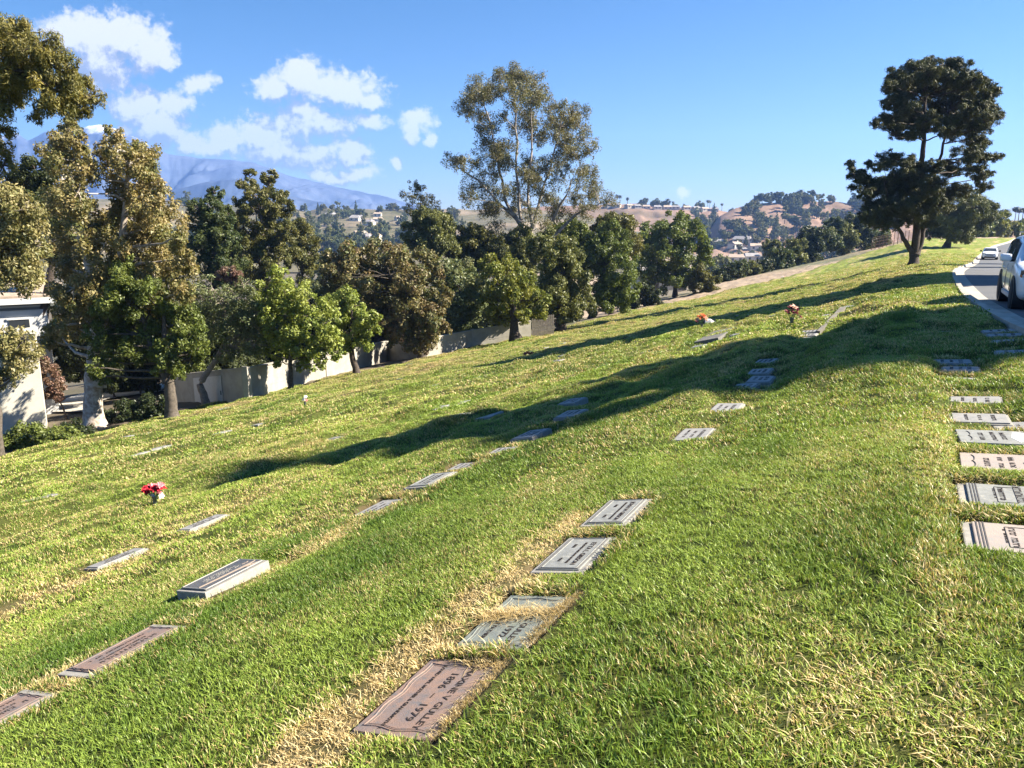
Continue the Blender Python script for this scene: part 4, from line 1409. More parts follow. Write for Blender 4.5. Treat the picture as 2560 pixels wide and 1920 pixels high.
L = [(278, 276, 8), (268, 288, 9), (284, 288, 10), (296, 284, 8), (272, 300, 11), (290, 300, 11), (308, 300, 10), (266, 312, 9), (284, 314, 12), (302, 314, 12), (318, 312, 10), (276, 328, 11), (294, 330, 13), (312, 328, 12), (328, 322, 10),
     (282, 342, 10), (300, 344, 11), (318, 342, 11), (332, 336, 9), (270, 340, 7), (326, 354, 8), (310, 354, 7), (286, 354, 7), (336, 352, 6), (278, 360, 7), (298, 362, 7), (318, 362, 7), (262, 350, 7)]
tree('maple_tree', 'bright green young tree with one slim straight trunk in front of the wall', 'tree', px_lobes(L, y, .6), b, .15, 'bright', 3.2, y, ED, bark=BARK, dens=1.6, wid=.6, nsub=10,
     stems=[[b, P(290, 366, y), P(293, 335, y), P(294, 305, y)]])
b = at_ground(357, 375); y = b[1]
L = [(334, 296, 8), (346, 300, 10), (340, 312, 10), (356, 306, 9), (366, 316, 10), (352, 320, 11), (344, 330, 9), (360, 330, 9), (370, 328, 7), (350, 340, 7), (338, 340, 7), (328, 304, 7), (366, 344, 7), (342, 350, 6), (374, 318, 6)]
tree('maple_tree', 'light green tree with a dark leaning trunk, right of the slim young one', 'tree', px_lobes(L, y, .6), b, .22, 'bright', 3.0, y, ED, bark=BARK_DARK, dens=1.6, wid=.6, nsub=10,
     stems=[[b, P(352, 356, y), P(350, 330, y), P(352, 312, y)]])
b = at_ground(422, 358); y = b[1]
L = [(332, 262, 10), (346, 256, 11), (362, 254, 11), (378, 252, 11), (392, 254, 11), (406, 258, 12), (420, 264, 12), (434, 272, 11), (328, 276, 10), (342, 272, 12), (358, 272, 13), (376, 270, 14), (394, 272, 14), (412, 278, 14), (428, 286, 13),
     (440, 296, 10), (336, 288, 10), (352, 288, 12), (370, 288, 13), (388, 290, 14), (406, 294, 14), (424, 302, 13), (438, 312, 11), (380, 306, 12), (396, 308, 12), (412, 314, 13), (430, 322, 12), (440, 328, 8), (384, 322, 10), (400, 326, 11), (416, 334, 11),
     (390, 336, 8), (430, 338, 9), (372, 318, 9), (422, 346, 8), (410, 344, 7)]
tree('sweetgum_tree', 'broad rusty green tree with autumn tinted leaves above the middle of the wall', 'tree', px_lobes(L, y, .7), b, .30, 'rusty', 2.9, y, ED, bark=BARK, dens=1.9, wid=.6, nsub=11,
     stems=[[b, P(421, 335, y), P(410, 300, y), P(390, 275, y)]])
b = at_ground(476, 346); y = b[1]
L = [(452, 268, 9), (464, 272, 10), (476, 284, 10), (446, 282, 11), (460, 288, 13), (472, 298, 11), (448, 300, 12), (462, 306, 13), (478, 314, 9), (446, 318, 11), (460, 324, 12), (472, 328, 9), (450, 334, 9), (464, 336, 8), (440, 330, 7), (482, 302, 7)]
tree('sweetgum_tree', 'silvery green rounded tree right of the rusty one', 'tree', px_lobes(L, y, .8), b, .32, 'silver_green', 2.7, y, ED, bark=BARK_DARK, dens=1.9, wid=.6, nsub=11)
b = at_ground(516, 341); y = b[1]
L = [(490, 262, 8), (502, 264, 9), (492, 274, 9), (508, 274, 11), (522, 280, 10), (496, 288, 11), (512, 288, 12), (528, 290, 10), (538, 300, 8), (500, 302, 10), (516, 304, 11), (532, 308, 9), (492, 312, 8), (504, 316, 9), (540, 312, 6), (524, 316, 7), (486, 300, 6)]
tree('sweetgum_tree', 'yellowish green tree with a thick dark trunk near the end of the wall', 'tree', px_lobes(L, y, .8), b, .42, 'yellow_green', 2.6, y, ED, bark=BARK_DARK, dens=1.9, wid=.6, nsub=11)
b = at_ground(561, 331); y = b[1]
L = [(540, 246, 10), (552, 242, 10), (564, 250, 11), (544, 258, 11), (558, 262, 13), (572, 262, 11), (548, 274, 12), (564, 276, 13), (580, 276, 10), (552, 290, 11), (568, 290, 12), (582, 292, 10), (558, 302, 10), (574, 304, 10), (588, 304, 8), (546, 300, 7), (564, 314, 7)]
tree('ash_tree', 'grey green tree with a thick trunk on the lawn right of the fence end', 'tree', px_lobes(L, y, .8), b, .42, 'grey_green', 2.5, y, ED, bark=BARK_DARK, dens=2.0, wid=.55, nsub=11)
b = at_ground(591, 319); y = b[1]
L = [(596, 236, 9), (608, 232, 9), (618, 242, 10), (600, 248, 11), (614, 254, 12), (626, 262, 9), (604, 264, 12), (618, 270, 12), (628, 280, 10), (600, 280, 12), (614, 286, 12), (626, 296, 9), (606, 298, 11), (592, 294, 10), (596, 306, 8), (618, 302, 9), (632, 288, 6), (586, 270, 9), (588, 256, 9)]
tree('ash_tree', 'tall dense green tree at the right end of the tree row', 'tree', px_lobes(L, y, .8), b, .36, 'deep_green', 2.4, y, ED, bark=BARK_DARK, dens=2.1, wid=.55, nsub=11)
b = at_ground(675, 297); y = b[1]
L = [(650, 232, 8), (660, 226, 8), (672, 222, 9), (684, 224, 9), (696, 230, 8), (644, 244, 9), (656, 240, 10), (668, 236, 11), (682, 236, 11), (696, 242, 10), (705, 250, 7), (640, 256, 8), (652, 254, 10), (666, 252, 11), (680, 252, 12), (694, 256, 10), (706, 260, 6), (644, 268, 9),
     (658, 268, 10), (674, 268, 11), (690, 270, 10), (648, 280, 7), (662, 282, 8), (678, 282, 8), (692, 280, 7), (700, 272, 6), (640, 276, 6)]
tree('round_tree', 'single round crowned green tree at the foot of the dry bank in the middle distance', 'tree', px_lobes(L, y, .9), b, .38, 'deep_green', 2.3, y, bark=BARK_DARK, dens=2.0, wid=.6, nsub=10)

# behind the wall and fence
y = 62.
b = stand(208, y)
L = [(214, 193, 7), (208, 204, 8), (219, 202, 9), (198, 208, 8), (210, 216, 11), (224, 214, 8), (198, 222, 10), (214, 228, 12), (226, 226, 8), (204, 238, 12), (220, 240, 12), (232, 242, 8), (198, 252, 12), (214, 254, 12), (230, 256, 10), (204, 268, 11), (220, 270, 12), (236, 264, 8), (212, 282, 10), (228, 284, 10)]
tree('evergreen_tree', 'green feathery evergreen right beside the brownish gum, lower of two spires', 'tree', px_lobes(L, y, .8), b, .4, 'evergreen', 2.6, y, bark=BARK_DARK, dens=1.9, wid=.45, nsub=11, sub=.36)
y = 70.
b = stand(264, y)
L = [(250, 177, 6), (269, 177, 6), (247, 187, 8), (268, 187, 9), (278, 193, 7), (256, 196, 9), (244, 202, 9), (272, 203, 11), (284, 208, 8), (236, 213, 10), (256, 214, 13), (276, 217, 12), (288, 228, 9), (244, 228, 13), (264, 230, 14), (282, 238, 11), (238, 240, 10), (250, 246, 14), (272, 250, 14), (288, 250, 10), (258, 262, 13), (278, 264, 12), (242, 262, 10), (266, 280, 12), (250, 280, 12)]
tree('evergreen_tree', 'tall dark evergreen with two ragged tips in front of the blue mountain', 'tree', px_lobes(L, y, .8), b, .45, 'evergreen_olive', 2.5, y, bark=BARK, dens=1.8, wid=.45, nsub=12, sub=.34)
y = 78.
b = stand(303, y)
L = [(300, 224, 6), (304, 234, 8), (297, 240, 8), (309, 244, 8), (303, 254, 10), (311, 262, 8), (297, 264, 9), (304, 276, 9)]
tree('evergreen_tree', 'narrow olive evergreen leaning against the right side of the tall dark one', 'tree', px_lobes(L, y, .8), b, .25, 'evergreen_olive', 2.5, y, bark=BARK_DARK, dens=1.9, wid=.45, nsub=10)
y = 88.
for (cx, cy, rad, pal, lab) in ((428, 226, 22, 'grey_green', 'dark grey green tree below the thin bare topped one, left of the tall gum'),
                                (474, 240, 22, 'evergreen_olive', 'olive tree mass behind the silvery green tree'),
                                (516, 246, 22, 'grey_green', 'bushy green tree right under the tall pale stemmed gum'),
                                (566, 240, 24, 'mid_green', 'green tree behind the grey green one on the right'),
                                (612, 228, 20, 'evergreen_olive', 'olive green tree at the right foot of the tall gum')):
    L = [(cx + rad * math.cos(a) * f, cy + rad * .62 * math.sin(a) * f + (6 if f > .5 else 0), rad * RNG.uniform(.30, .46)) for f in (.35, .75, 1.0) for a in RNG.uniform(0, 6.28, 7)]
    L += [(cx + RNG.uniform(-1, 1) * rad, cy + rad * .9, rad * .5) for k in range(5)]
    b = stand(cx, y)
    tree('leafy_tree', lab, 'tree', px_lobes(L, y, .6), b, .35, pal, 2.4, y, 'trees behind the tree row', bark=BARK_DARK, dens=2.0, wid=.5, nsub=10)
    y += 3
y = 92.
b = stand(416, y)
L = [(414, 186, 6), (422, 190, 7), (408, 196, 6), (418, 200, 7), (428, 200, 6), (412, 208, 6), (424, 210, 7), (436, 206, 5), (440, 212, 5)]
tree('thin_tree', 'thin nearly bare topped tree standing left of the tall gum', 'tree', px_lobes(L, y, .8), b, .2, 'sparse', 2.2, y, bark=BARK_DARK, dens=.55, wid=.35, nsub=9, twigs=1, limb=.3)
# the tall pale stemmed gum
y = 95.
b = stand(532, y)
Lc = [(900, 150), (560, 220), (500, 330), (600, 330), (870, 130), (1000, 150), (1090, 180), (950, 260), (850, 260), (1080, 380), (900, 400), (480, 480), (620, 500), (1080, 520), (700, 620), (900, 620), (1050, 650), (1320, 450), (1450, 480), (1260, 560), (1480, 600), (1350, 620),
      (620, 780), (850, 800), (1150, 750), (1330, 760), (1550, 720), (1610, 830), (1450, 850), (1300, 900), (400, 950), (560, 950), (680, 1050), (850, 950), (1050, 950), (520, 1150), (700, 1200), (1600, 1030), (1500, 1120), (1300, 1100), (1100, 1150), (480, 1280), (640, 1330), (1450, 1250),
      (1650, 1250), (1780, 1290), (1550, 1380), (1300, 1350), (900, 1200), (1000, 1080), (1200, 1000), (760, 900), (780, 300), (700, 250), (450, 400), (1120, 300), (1000, 500), (330, 930), (1400, 700), (1520, 500)]
L = [(416 + a / 9.22, 60 + c / 9.22, RNG.uniform(7, 10.5)) for a, c in Lc]
L = fill(L, 34, 40, .8) + [(RNG.uniform(492, 580), RNG.uniform(190, 236), 8) for k in range(14)]
BARK_GUM = mat_simple('bark_gum', (.36, .32, .27), .85, noise=.5, nscale=2, bump=.4, col2=(.15, .12, .095))
tree('gum_tree', 'tallest open gum tree with pale forked stems and sky showing through its crown', 'tree', px_lobes(L, y, .6, 1.45), b, .32, 'sparse', 1.9, y, bark=BARK_GUM, dens=.62, wid=.36, nsub=26, twigs=1.0, limb=.2, droop=.25, sub=.34, hollow=.1,
     stems=[[b, P(528, 250, y), P(520, 215, y), P(516, 160, y), P(514, 85, y)], [P(522, 226, y), P(505, 200, y), P(496, 150, y), P(480, 95, y)], [P(530, 235, y), P(540, 200, y + 1), P(550, 170, y), P(563, 115, y)],
            [P(521, 222, y), P(500, 205, y), P(478, 180, y), P(455, 165, y)], [P(545, 240, y + 1), P(560, 205, y), P(580, 165, y)], [P(533, 228, y - 1), P(528, 205, y - 1), P(532, 150, y), P(530, 100, y)], [P(550, 240, y), P(575, 215, y), P(606, 200, y)]])
# the big pine on the right
b = at_ground(913.5, 265.5); y = b[1]
Lp = [(870, 200, 9), (740, 240, 8), (1000, 180, 9), (1200, 170, 9), (1100, 200, 10), (800, 300, 12), (950, 300, 13), (1150, 280, 13), (1270, 260, 9), (700, 340, 8), (850, 400, 14), (1050, 400, 14), (1250, 400, 13), (1380, 300, 6), (1390, 400, 8), (1455, 370, 6), (760, 450, 11), (900, 520, 14),
      (1100, 520, 14), (1300, 500, 12), (1450, 545, 7), (1380, 600, 9), (660, 580, 8), (600, 600, 5), (740, 640, 11), (860, 660, 9), (1080, 640, 9), (1200, 650, 12), (1320, 700, 10), (700, 850, 10), (640, 900, 7), (800, 880, 11), (1250, 820, 11), (1350, 830, 9), (1450, 840, 5), (1490, 830, 3), (1180, 920, 12),
      (1330, 950, 9), (1360, 1040, 7), (760, 980, 11), (900, 960, 12), (415, 880, 4), (430, 960, 5), (510, 1000, 8), (430, 1055, 4), (590, 1040, 9), (700, 1080, 12), (850, 1060, 12), (1000, 1030, 11), (1120, 1080, 11), (1230, 1080, 8), (620, 1170, 12), (750, 1180, 13), (900, 1170, 12), (1050, 1180, 12),
      (600, 1290, 10), (700, 1290, 11), (850, 1280, 9), (980, 1290, 9), (540, 1250, 8), (1000, 330, 10), (980, 600, 8), (1020, 900, 8)]
L = [(792 + a / 7.15, 40 + c / 7.15, r * .92) for a, c, r in Lp]
f = lambda a, c, dy=0: P(792 + a / 7.15, 40 + c / 7.15, y + dy)
L = fill(L, 60, 38)
tree('pine_tree', 'big dark spreading pine with three stems beside the curving road', 'tree', px_lobes(L, y, .75, 1.5), b, .42, 'pine', 4.0, y, bark=BARK_DARK, crown_mat=NEEDLE, dens=1.7, wid=.13, nsub=30, sub=.26, hollow=.2, spread=1.2, shell=.15, twigs=.7, limb=.25, needle=True, squash=.8,
     stems=[[b, f(880, 1480), f(890, 1200), f(915, 900), f(930, 600), f(960, 250)], [f(868, 1530), f(840, 1490), f(770, 1360), f(690, 1240)], [f(885, 1530), f(920, 1450), f(955, 1250), f(1045, 880), f(1130, 500)]])
b = at_ground(946, 247.6); y = b[1]
Lp = [(1150, 1180, 11), (1280, 1130, 9), (1290, 1200, 12), (1380, 1200, 8), (1410, 1190, 5), (1200, 1270, 12), (1330, 1290, 10), (1110, 1320, 10), (1230, 1370, 9), (1050, 1340, 9), (1400, 1270, 7), (1150, 1390, 6), (1290, 1370, 7), (1030, 1250, 10), (1100, 1240, 10), (1000, 1380, 6), (1240, 1430, 4)]
L = [(792 + a / 7.15, 40 + c / 7.15, r) for a, c, r in Lp]
tree('pine_tree', 'lower olive green pine with a short trunk behind the big dark pine', 'tree', px_lobes(fill(L, 18, 40), y, .7, 1.5), b, .5, 'pine_olive', 3.8, y, bark=BARK_DARK, crown_mat=NEEDLE, dens=1.7, wid=.14, nsub=24, sub=.28, spread=1.2, shell=.15, twigs=.5, needle=True, squash=.85)

# hedges, bushes
def bush(name, label, cat, L, y, pal, lpx=2.6, group=None, base=None, **kw):
    cx = sum(l[0] for l in L) / len(L)
    b = stand(cx, y) if base is None else base
    return tree(name, label, cat, px_lobes(L, y, kw.pop('dk', .5)), b, .06, pal, lpx, y, group, bark=BARK_DARK, twigs=.2, **{**dict(dens=2.2, wid=.55, nsub=10), **kw})


yb = hit(30, 450)[1] + .9
bush('hedge', 'clipped green hedge at the lower left corner below the white wall', 'hedge', [(x, r + 13, 11) for x, r in ((2, 426), (14, 430), (26, 426), (38, 426), (50, 424), (6, 444), (20, 442), (34, 438), (48, 434), (60, 430), (70, 426), (-8, 436), (-8, 450), (4, 452))], yb, 'mid_green', 3.0, dk=.15)
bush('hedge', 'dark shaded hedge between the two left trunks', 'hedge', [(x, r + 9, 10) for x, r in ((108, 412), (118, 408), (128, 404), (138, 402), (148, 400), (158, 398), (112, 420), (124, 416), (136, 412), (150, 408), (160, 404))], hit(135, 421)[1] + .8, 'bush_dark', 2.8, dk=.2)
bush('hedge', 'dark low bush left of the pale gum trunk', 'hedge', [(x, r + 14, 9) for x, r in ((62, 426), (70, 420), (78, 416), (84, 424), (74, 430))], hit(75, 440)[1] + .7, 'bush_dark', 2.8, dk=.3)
bush('shrub', 'reddish flowering shrub at the corner of the white wall', 'shrub', [(47, 366, 7), (52, 378, 8), (46, 388, 7), (56, 390, 6), (50, 398, 6), (60, 398, 4)], 40, 'pink_bush', 2.6)
bush('shrub', 'pinkish shrub peeping over the middle of the wall', 'shrub', [(382, 340, 5), (390, 337, 6), (398, 341, 5), (376, 345, 4)], hit(389, 358)[1] + 2.5, 'pink_bush', 2.2)
bush('shrub', 'pale dry leaved shrub showing between branches above the wall corner', 'shrub', [(220, 276, 5), (230, 272, 6), (238, 276, 5), (226, 284, 5)], 58, 'pink_bush', 2.4)
yk = 46.
for k, (px, row) in enumerate(((74, 352), (104, 366), (134, 362), (164, 360), (188, 372), (120, 384))):
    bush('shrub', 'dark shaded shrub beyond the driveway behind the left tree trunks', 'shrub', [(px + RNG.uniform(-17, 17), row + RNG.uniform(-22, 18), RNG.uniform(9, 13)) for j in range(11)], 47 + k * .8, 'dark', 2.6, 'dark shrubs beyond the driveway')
for k, px in enumerate((196, 216, 236, 258, 280, 304, 330)):
    top = 350 - k * 4
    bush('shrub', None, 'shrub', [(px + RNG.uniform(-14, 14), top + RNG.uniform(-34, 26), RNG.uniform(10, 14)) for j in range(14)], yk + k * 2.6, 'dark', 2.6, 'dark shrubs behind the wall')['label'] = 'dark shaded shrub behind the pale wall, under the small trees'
for k, px in enumerate((352, 374, 398, 422, 446, 470, 498, 526, 552)):
    top = 324 - k * 2
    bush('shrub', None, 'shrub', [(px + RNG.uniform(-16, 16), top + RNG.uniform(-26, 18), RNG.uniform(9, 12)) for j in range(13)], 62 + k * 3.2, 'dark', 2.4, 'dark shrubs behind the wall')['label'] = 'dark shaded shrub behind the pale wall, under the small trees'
for k, (px, row, n, pal) in enumerate(((646, 282, 8, 'dark'), (632, 290, 8, 'dark'), (620, 300, 7, 'dark'), (648, 296, 6, 'bush_dark'), (706, 282, 9, 'evergreen_olive'), (716, 270, 8, 'grey_green'))):
    yq = hit(px, row + 12)[1] + 4
    bush('shrub', ('dark shrub left under the round tree' if k < 4 else 'olive shrub right of the round tree trunk' if k == 4 else 'rounded grey green shrub at the foot of the dry bank'), 'shrub',
         [(px + RNG.uniform(-9, 9), row + RNG.uniform(-10, 9), RNG.uniform(5, 8)) for j in range(n)], yq, pal, 2.3, 'shrubs round the foot of the dry bank')
# the dark bushes along the top of the dry bank
for k, (px, row, rad) in enumerate(((724, 276, 9), (738, 272, 10), (752, 270, 8), (766, 268, 9), (780, 258, 11), (796, 252, 10), (812, 246, 13), (828, 240, 12), (846, 238, 12), (862, 232, 14), (878, 238, 11), (772, 250, 8), (806, 236, 8), (836, 228, 8))):
    L = [(px + RNG.uniform(-.8, .8) * rad, row + RNG.uniform(-.8, .9) * rad, rad * RNG.uniform(.35, .6)) for j in range(11)]
    bush('bush', 'dark rounded bush in the row along the top of the dry bank', 'bush', L, 150 + k * 3.2, ('bush_dark', 'evergreen', 'grey_green')[k % 3], 2.2, 'bushes along the dry bank')
for k, (px, row, rad) in enumerate(((984, 228, 9), (997, 224, 9), (1008, 228, 7), (1016, 230, 6), (975, 232, 8), (1026, 226, 8), (1004, 234, 4))):
    L = [(px + RNG.uniform(-.7, .7) * rad, row + RNG.uniform(-.9, .8) * rad, rad * RNG.uniform(.4, .6)) for j in range(9)]
    bush('bush', 'weeping light green bush in the row beyond the far bend of the road', 'bush', L, 205 + k * 2, ('mid_green', 'yellow_green', 'grey_green')[k % 3], 2.2, 'bushes beyond the bend', droop=.4)

# trees right of the road, outside the view, whose shadows cross the lawn
def roadside(px, row, h, rad, seed, low=.18, name='pine_tree'):
    tip = hit(px, row)
    # foot of the tree such that its top throws its shadow on that spot
    x, y_ = tip[0] + 20, tip[1] + 2
    for _ in range(30):
        zb_ = float(z_base(np.array([x]), np.array([y_]))[0]) if False else -.03 * max(0, y_)
        k = (zb_ + h - tip[2]) / SUN[2]
        x, y_ = tip[0] + SUN[0] * k, tip[1] + SUN[1] * k
    b = np.array([x, y_, zb_ - .1])
    lobes = []
    n = int(h * 3.0)
    for j in range(n):
        f_ = low + (1 - low) * (j + .5) / n
        rr_ = rad * (1 - ((f_ - low) / (1 - low)) ** 3.0) + .3
        a = j * 2.4
        q = RNG.uniform(.3, .8)
        lobes.append((b + np.array([math.cos(a) * rr_ * q, math.sin(a) * rr_ * q, h * f_ * .97]), rr_ * RNG.uniform(.38, .52) + .18))
    print('roadside', b.round(1), 'px', 512 + FOC * x / depth(b))
    return tree(name, 'tall roadside pine right of the road, seen only by its long shadow', 'tree', lobes, b, .3, 'pine', 4.5, 30, 'roadside pines', bark=BARK_DARK, crown_mat=NEEDLE, dens=2.6, wid=.4, nsub=9, twigs=.2, needle=True)


roadside(170, 485, 21.5, 3.8, 1, .25)
roadside(440, 372, 23, 6.2, 2, .2)
roadside(932, 302, 14.5, 1.4, 3, .4)
roadside(800, 287, 21, 1.9, 4, .3)
roadside(868, 276.5, 19, 1.6, 5, .3)

# ------------------------------------------------------------------ wall, gate and fence along the lawn edge
def wall_pts(pl):
    out = []
    for px, row in pl:
        q = hit(px, row)
        out.append(np.array([q[0], q[1], z_base(q[0], q[1])]))
    return out


wp = wall_pts([(176, 402.5), (249, 399), (289, 386.5), (327, 377), (389, 360.5), (425, 357.5), (473, 347.5), (514, 340.5), (531, 337.5)])
root = empty('block_wall', tuple(wp[1]))
tag(root, 'pale painted block wall running along the foot of the lawn behind the tree trunks', 'wall')
inv = Matrix.Translation(-Vector(wp[1]))


def wall_panel(a, b, h, th, name, mat, parent, z0=-.5, inset=0.0, cap=None):
    d = (b - a)[:2]; L = np.linalg.norm(d); d = d / L
    n = np.array([-d[1], d[0]])
    mb = MB()
    vs = []
    for (p, s_) in ((a, 0), (b, 0), (b, 1), (a, 1)):
        vs.append((p[0] + n[0] * th * s_, p[1] + n[1] * th * s_))
    zb0, zb1 = a[2] + z0, b[2] + z0
    zt0, zt1 = a[2] + h, b[2] + h
    v = [(*vs[0], zb0), (*vs[1], zb1), (*vs[2], zb1), (*vs[3], zb0), (*vs[0], zt0), (*vs[1], zt1), (*vs[2], zt1), (*vs[3], zt0)]
    mb.add(v, [(0, 1, 2, 3), (4, 5, 6, 7), (0, 1, 5, 4), (1, 2, 6, 5), (2, 3, 7, 6), (3, 0, 4, 7)])
    return mb.build(name, mat, parent)


hs = [1.55, 1.5, 1.45, 1.45, 1.25, 1.3, 1.3, 1.3]
for k, (a, b) in enumerate(zip(wp[:-1], wp[1:])):
    a = a - Vector(wp[1]); b = b - Vector(wp[1])
    a, b = np.array(a), np.array(b)
    wall_panel(a, b, hs[k], .18, 'panel', WHITE_WALL, root)
    d = (b - a) / np.linalg.norm(b - a)
    n = np.array([-d[1], d[0], 0])
    cap = MB()
    p0, p1 = a - n * .04 + np.array([0, 0, hs[k] + .003]), b - n * .04 + np.array([0, 0, hs[k] + .003])
    cap.prism([tuple(p0), tuple(p1), tuple(p1 + n * .26), tuple(p0 + n * .26)], (0, 0, .07))
    cap.build('coping', WHITE_WALL, root)
    mb = MB()
    c = a - n * .05
    for q in (np.array([0, 0, -.4]),):
        mb.prism([tuple(c + q - d * .12), tuple(c + q + d * .12), tuple(c + q + d * .12 + n * .27), tuple(c + q - d * .12 + n * .27)], (0, 0, hs[k] + .55))
    mb.build('post', WHITE_WALL, root)
    if k > 0:
        gl = MB()
        for hh_ in (.42, .88):
            p0, p1 = a + d * .15 - n * .006 + np.array([0, 0, hh_]), b - d * .15 - n * .006 + np.array([0, 0, hh_])
            gl.prism([tuple(p0), tuple(p1), tuple(p1 + n * .02), tuple(p0 + n * .02)], (0, 0, .02))
        gl.build('joint', mat_simple('mortar_line', (.30, .29, .26), .9) if k == 1 else bpy.data.materials['mortar_line'], root)  # joints a little darker than the wall paint
a, b = np.array(wp[0] - wp[1]), np.array([0, 0, 0.])
d = (b - a) / np.linalg.norm(b - a); n = np.array([d[1], -d[0], 0])
L_ = np.linalg.norm(b - a)
g0, g1 = a + d * L_ * .30 + n * .02, a + d * L_ * .68 + n * .02
gate = MB().prism([tuple(g0 + [0, 0, -.2]), tuple(g1 + [0, 0, -.2]), tuple(g1 + [0, 0, 1.32]), tuple(g0 + [0, 0, 1.32])], tuple(n * .03)).build('gate', mat_simple('gate_paint', (.60, .58, .53), .6, noise=.12), root)
hd = g1 - d * .12 + n * .03
MB().prism([tuple(hd + [0, 0, .30]), tuple(hd + d * .05 + [0, 0, .30]), tuple(hd + d * .05 + [0, 0, .52]), tuple(hd + [0, 0, .52])], tuple(n * .03)).build('latch', DARK, gate)

# grey paling fence that carries on where the wall ends
fp = wall_pts([(532, 337.3), (556, 333.2)])
froot = empty('paling_fence', tuple(fp[0]))
tag(froot, 'weathered grey paling fence continuing from the end of the block wall', 'fence')
GREYWOOD = mat_simple('weathered_wood', (.24, .21, .18), .9, noise=.4, nscale=7)
a, b = np.zeros(3), np.array(fp[1] - fp[0]); Lf = np.linalg.norm(b); d = b / Lf
mb = MB()
for k in range(int(Lf / .17)):
    p = a + d * k * .17
    hgt = 1.5 + .06 * random.random()
    mb.prism([tuple(p + [0, 0, -.3]), tuple(p + d * .14 + [0, 0, -.3]), tuple(p + d * .14 + [0, 0, hgt]), tuple(p + d * .07 + [0, 0, hgt + .06]), tuple(p + [0, 0, hgt])], (-d[1] * .02, d[0] * .02, 0))
mb.build('palings', GREYWOOD, froot)
for hh_ in (.4, 1.15):
    MB().prism([tuple(a + [0, .03, hh_]), tuple(b + [0, .03, hh_]), tuple(b + [0, .08, hh_]), tuple(a + [0, .08, hh_])], (0, 0, .09)).build('rail', GREYWOOD, froot)

# wire fence on the bank behind the big pine
p0, p1 = P(872, 243, 168), P(912, 240, 172)
p0[2], p1[2] = gz_at(p0[0], p0[1]), gz_at(p1[0], p1[1])
wf = empty('wire_fence', tuple(p0))
tag(wf, 'rusty brown wire fence on the bank seen between the stems of the big pine', 'fence')
RUST = mat_simple('rust', (.22, .13, .09), .9)
mb, wi = MB(), MB()
for k in range(12):
    q = (p1 - p0) * k / 11
    mb.tube([q + [0, 0, -.2], q + [0, 0, 2.6]], [.06, .06], 5)
for h_ in (.3, .9, 1.5, 2.1, 2.55):
    wi.tube([np.array([0, 0, h_]), (p1 - p0) + [0, 0, h_]], [.02, .02], 4)
for k in range(60):
    q = (p1 - p0) * k / 59
    wi.tube([q + [0, 0, .2], q + [0, 0, 2.55]], [.012, .012], 3)
mb.build('posts', RUST, wf)
wi.build('wire', RUST, wf)

# ------------------------------------------------------------------ white house, driveway at the left
yh = 37.0
c0 = P(40, 372, yh); gz = gz_at(c0[0], yh) - .8
HA = math.radians(31)
hr = empty('white_house', (c0[0], yh, gz), HA)
tag(hr, 'white stucco house at the left border with tan roof behind the hanging gum leaves', 'house')


def loc(px, row, y):
    p = P(px, row, y)
    dx, dy = p[0] - c0[0], p[1] - yh
    return dx * math.cos(HA) + dy * math.sin(HA), -dx * math.sin(HA) + dy * math.cos(HA), p[2] - gz


top = loc(25, 336, yh)[2]
MB().box(-16, 0, 0, 2.4, 0, top).build('lower_wall', STUCCO, hr)
MB().box(-16, .10, -.10, 2.5, top + .003, top + .14).build('parapet', STUCCO, hr)
yu = 43.0
xr, yl, _z = loc(48, 320, yu)
z1 = loc(25, 309, yu)[2]
MB().box(-18, xr, yl, yl + 8, -2, z1).build('upper_wall', SIDING, hr)
wx0, wx1 = loc(10, 325, yu)[0], loc(30, 325, yu)[0]
zw0, zw1 = loc(20, 331, yu)[2], loc(20, 318, yu)[2]
w_ = MB().box(wx0, wx1, yl - .05, yl + .02, zw0, zw1).build('window', GLASS_DARK, hr)
MB().box(wx0 - .08, wx1 + .08, yl - .09, yl - .052, zw1, zw1 + .12).build('frame', SIDING, w_)
z2 = loc(25, 302.5, yu)[2]
bn = MB().box(-18, xr - .2, yl + .3, yl + 7, z1 + .002, z2).build('clerestory', mat_simple('grey_glazing', (.20, .21, .22), .3), hr)
MB().box(-18, xr - .18, yl + .22, yl + .297, (z1 + z2) / 2 - .05, (z1 + z2) / 2 + .05).build('frame', SIDING, bn)
z3 = loc(25, 296.5, yu)[2]
MB().box(-18, xr + .4, yl - .5, yl + 8.4, z2 + .002, z3).build('fascia', SIDING, hr)
z4 = loc(30, 284, yu + 5)[2]
mb = MB()
mb.prism([(-18, yl - .5, z3 + .003), (xr + .8, yl - .5, z3 + .003), (xr + 1.0, yl + 5, z4), (-18, yl + 5, z4)], (0, 0, .12))
mb.prism([(-18, yl + 10.5, z3 + .003), (xr + .8, yl + 10.5, z3 + .003), (xr + 1.0, yl + 5.01, z4), (-18, yl + 5.01, z4)], (0, 0, .12))
mb.build('roof', ROOF_TAN, hr)

# small far garage seen through the leaves above the wall, and bright wall right of the tree row
dv = []
for (px, row) in ((40, 414.5), (86, 413.5), (108, 401), (166, 393), (166, 386), (104, 390), (60, 403), (44, 404)):
    q = hit(px, row); dv.append((q[0], q[1], gz_at(q[0], q[1]) + .12))
drv = link_mesh('driveway', np_mesh('driveway', dv, [tuple(range(len(dv)))], CONCRETE))
tag(drv, 'pale concrete driveway beyond the hedge on the left', 'driveway', kind='structure')


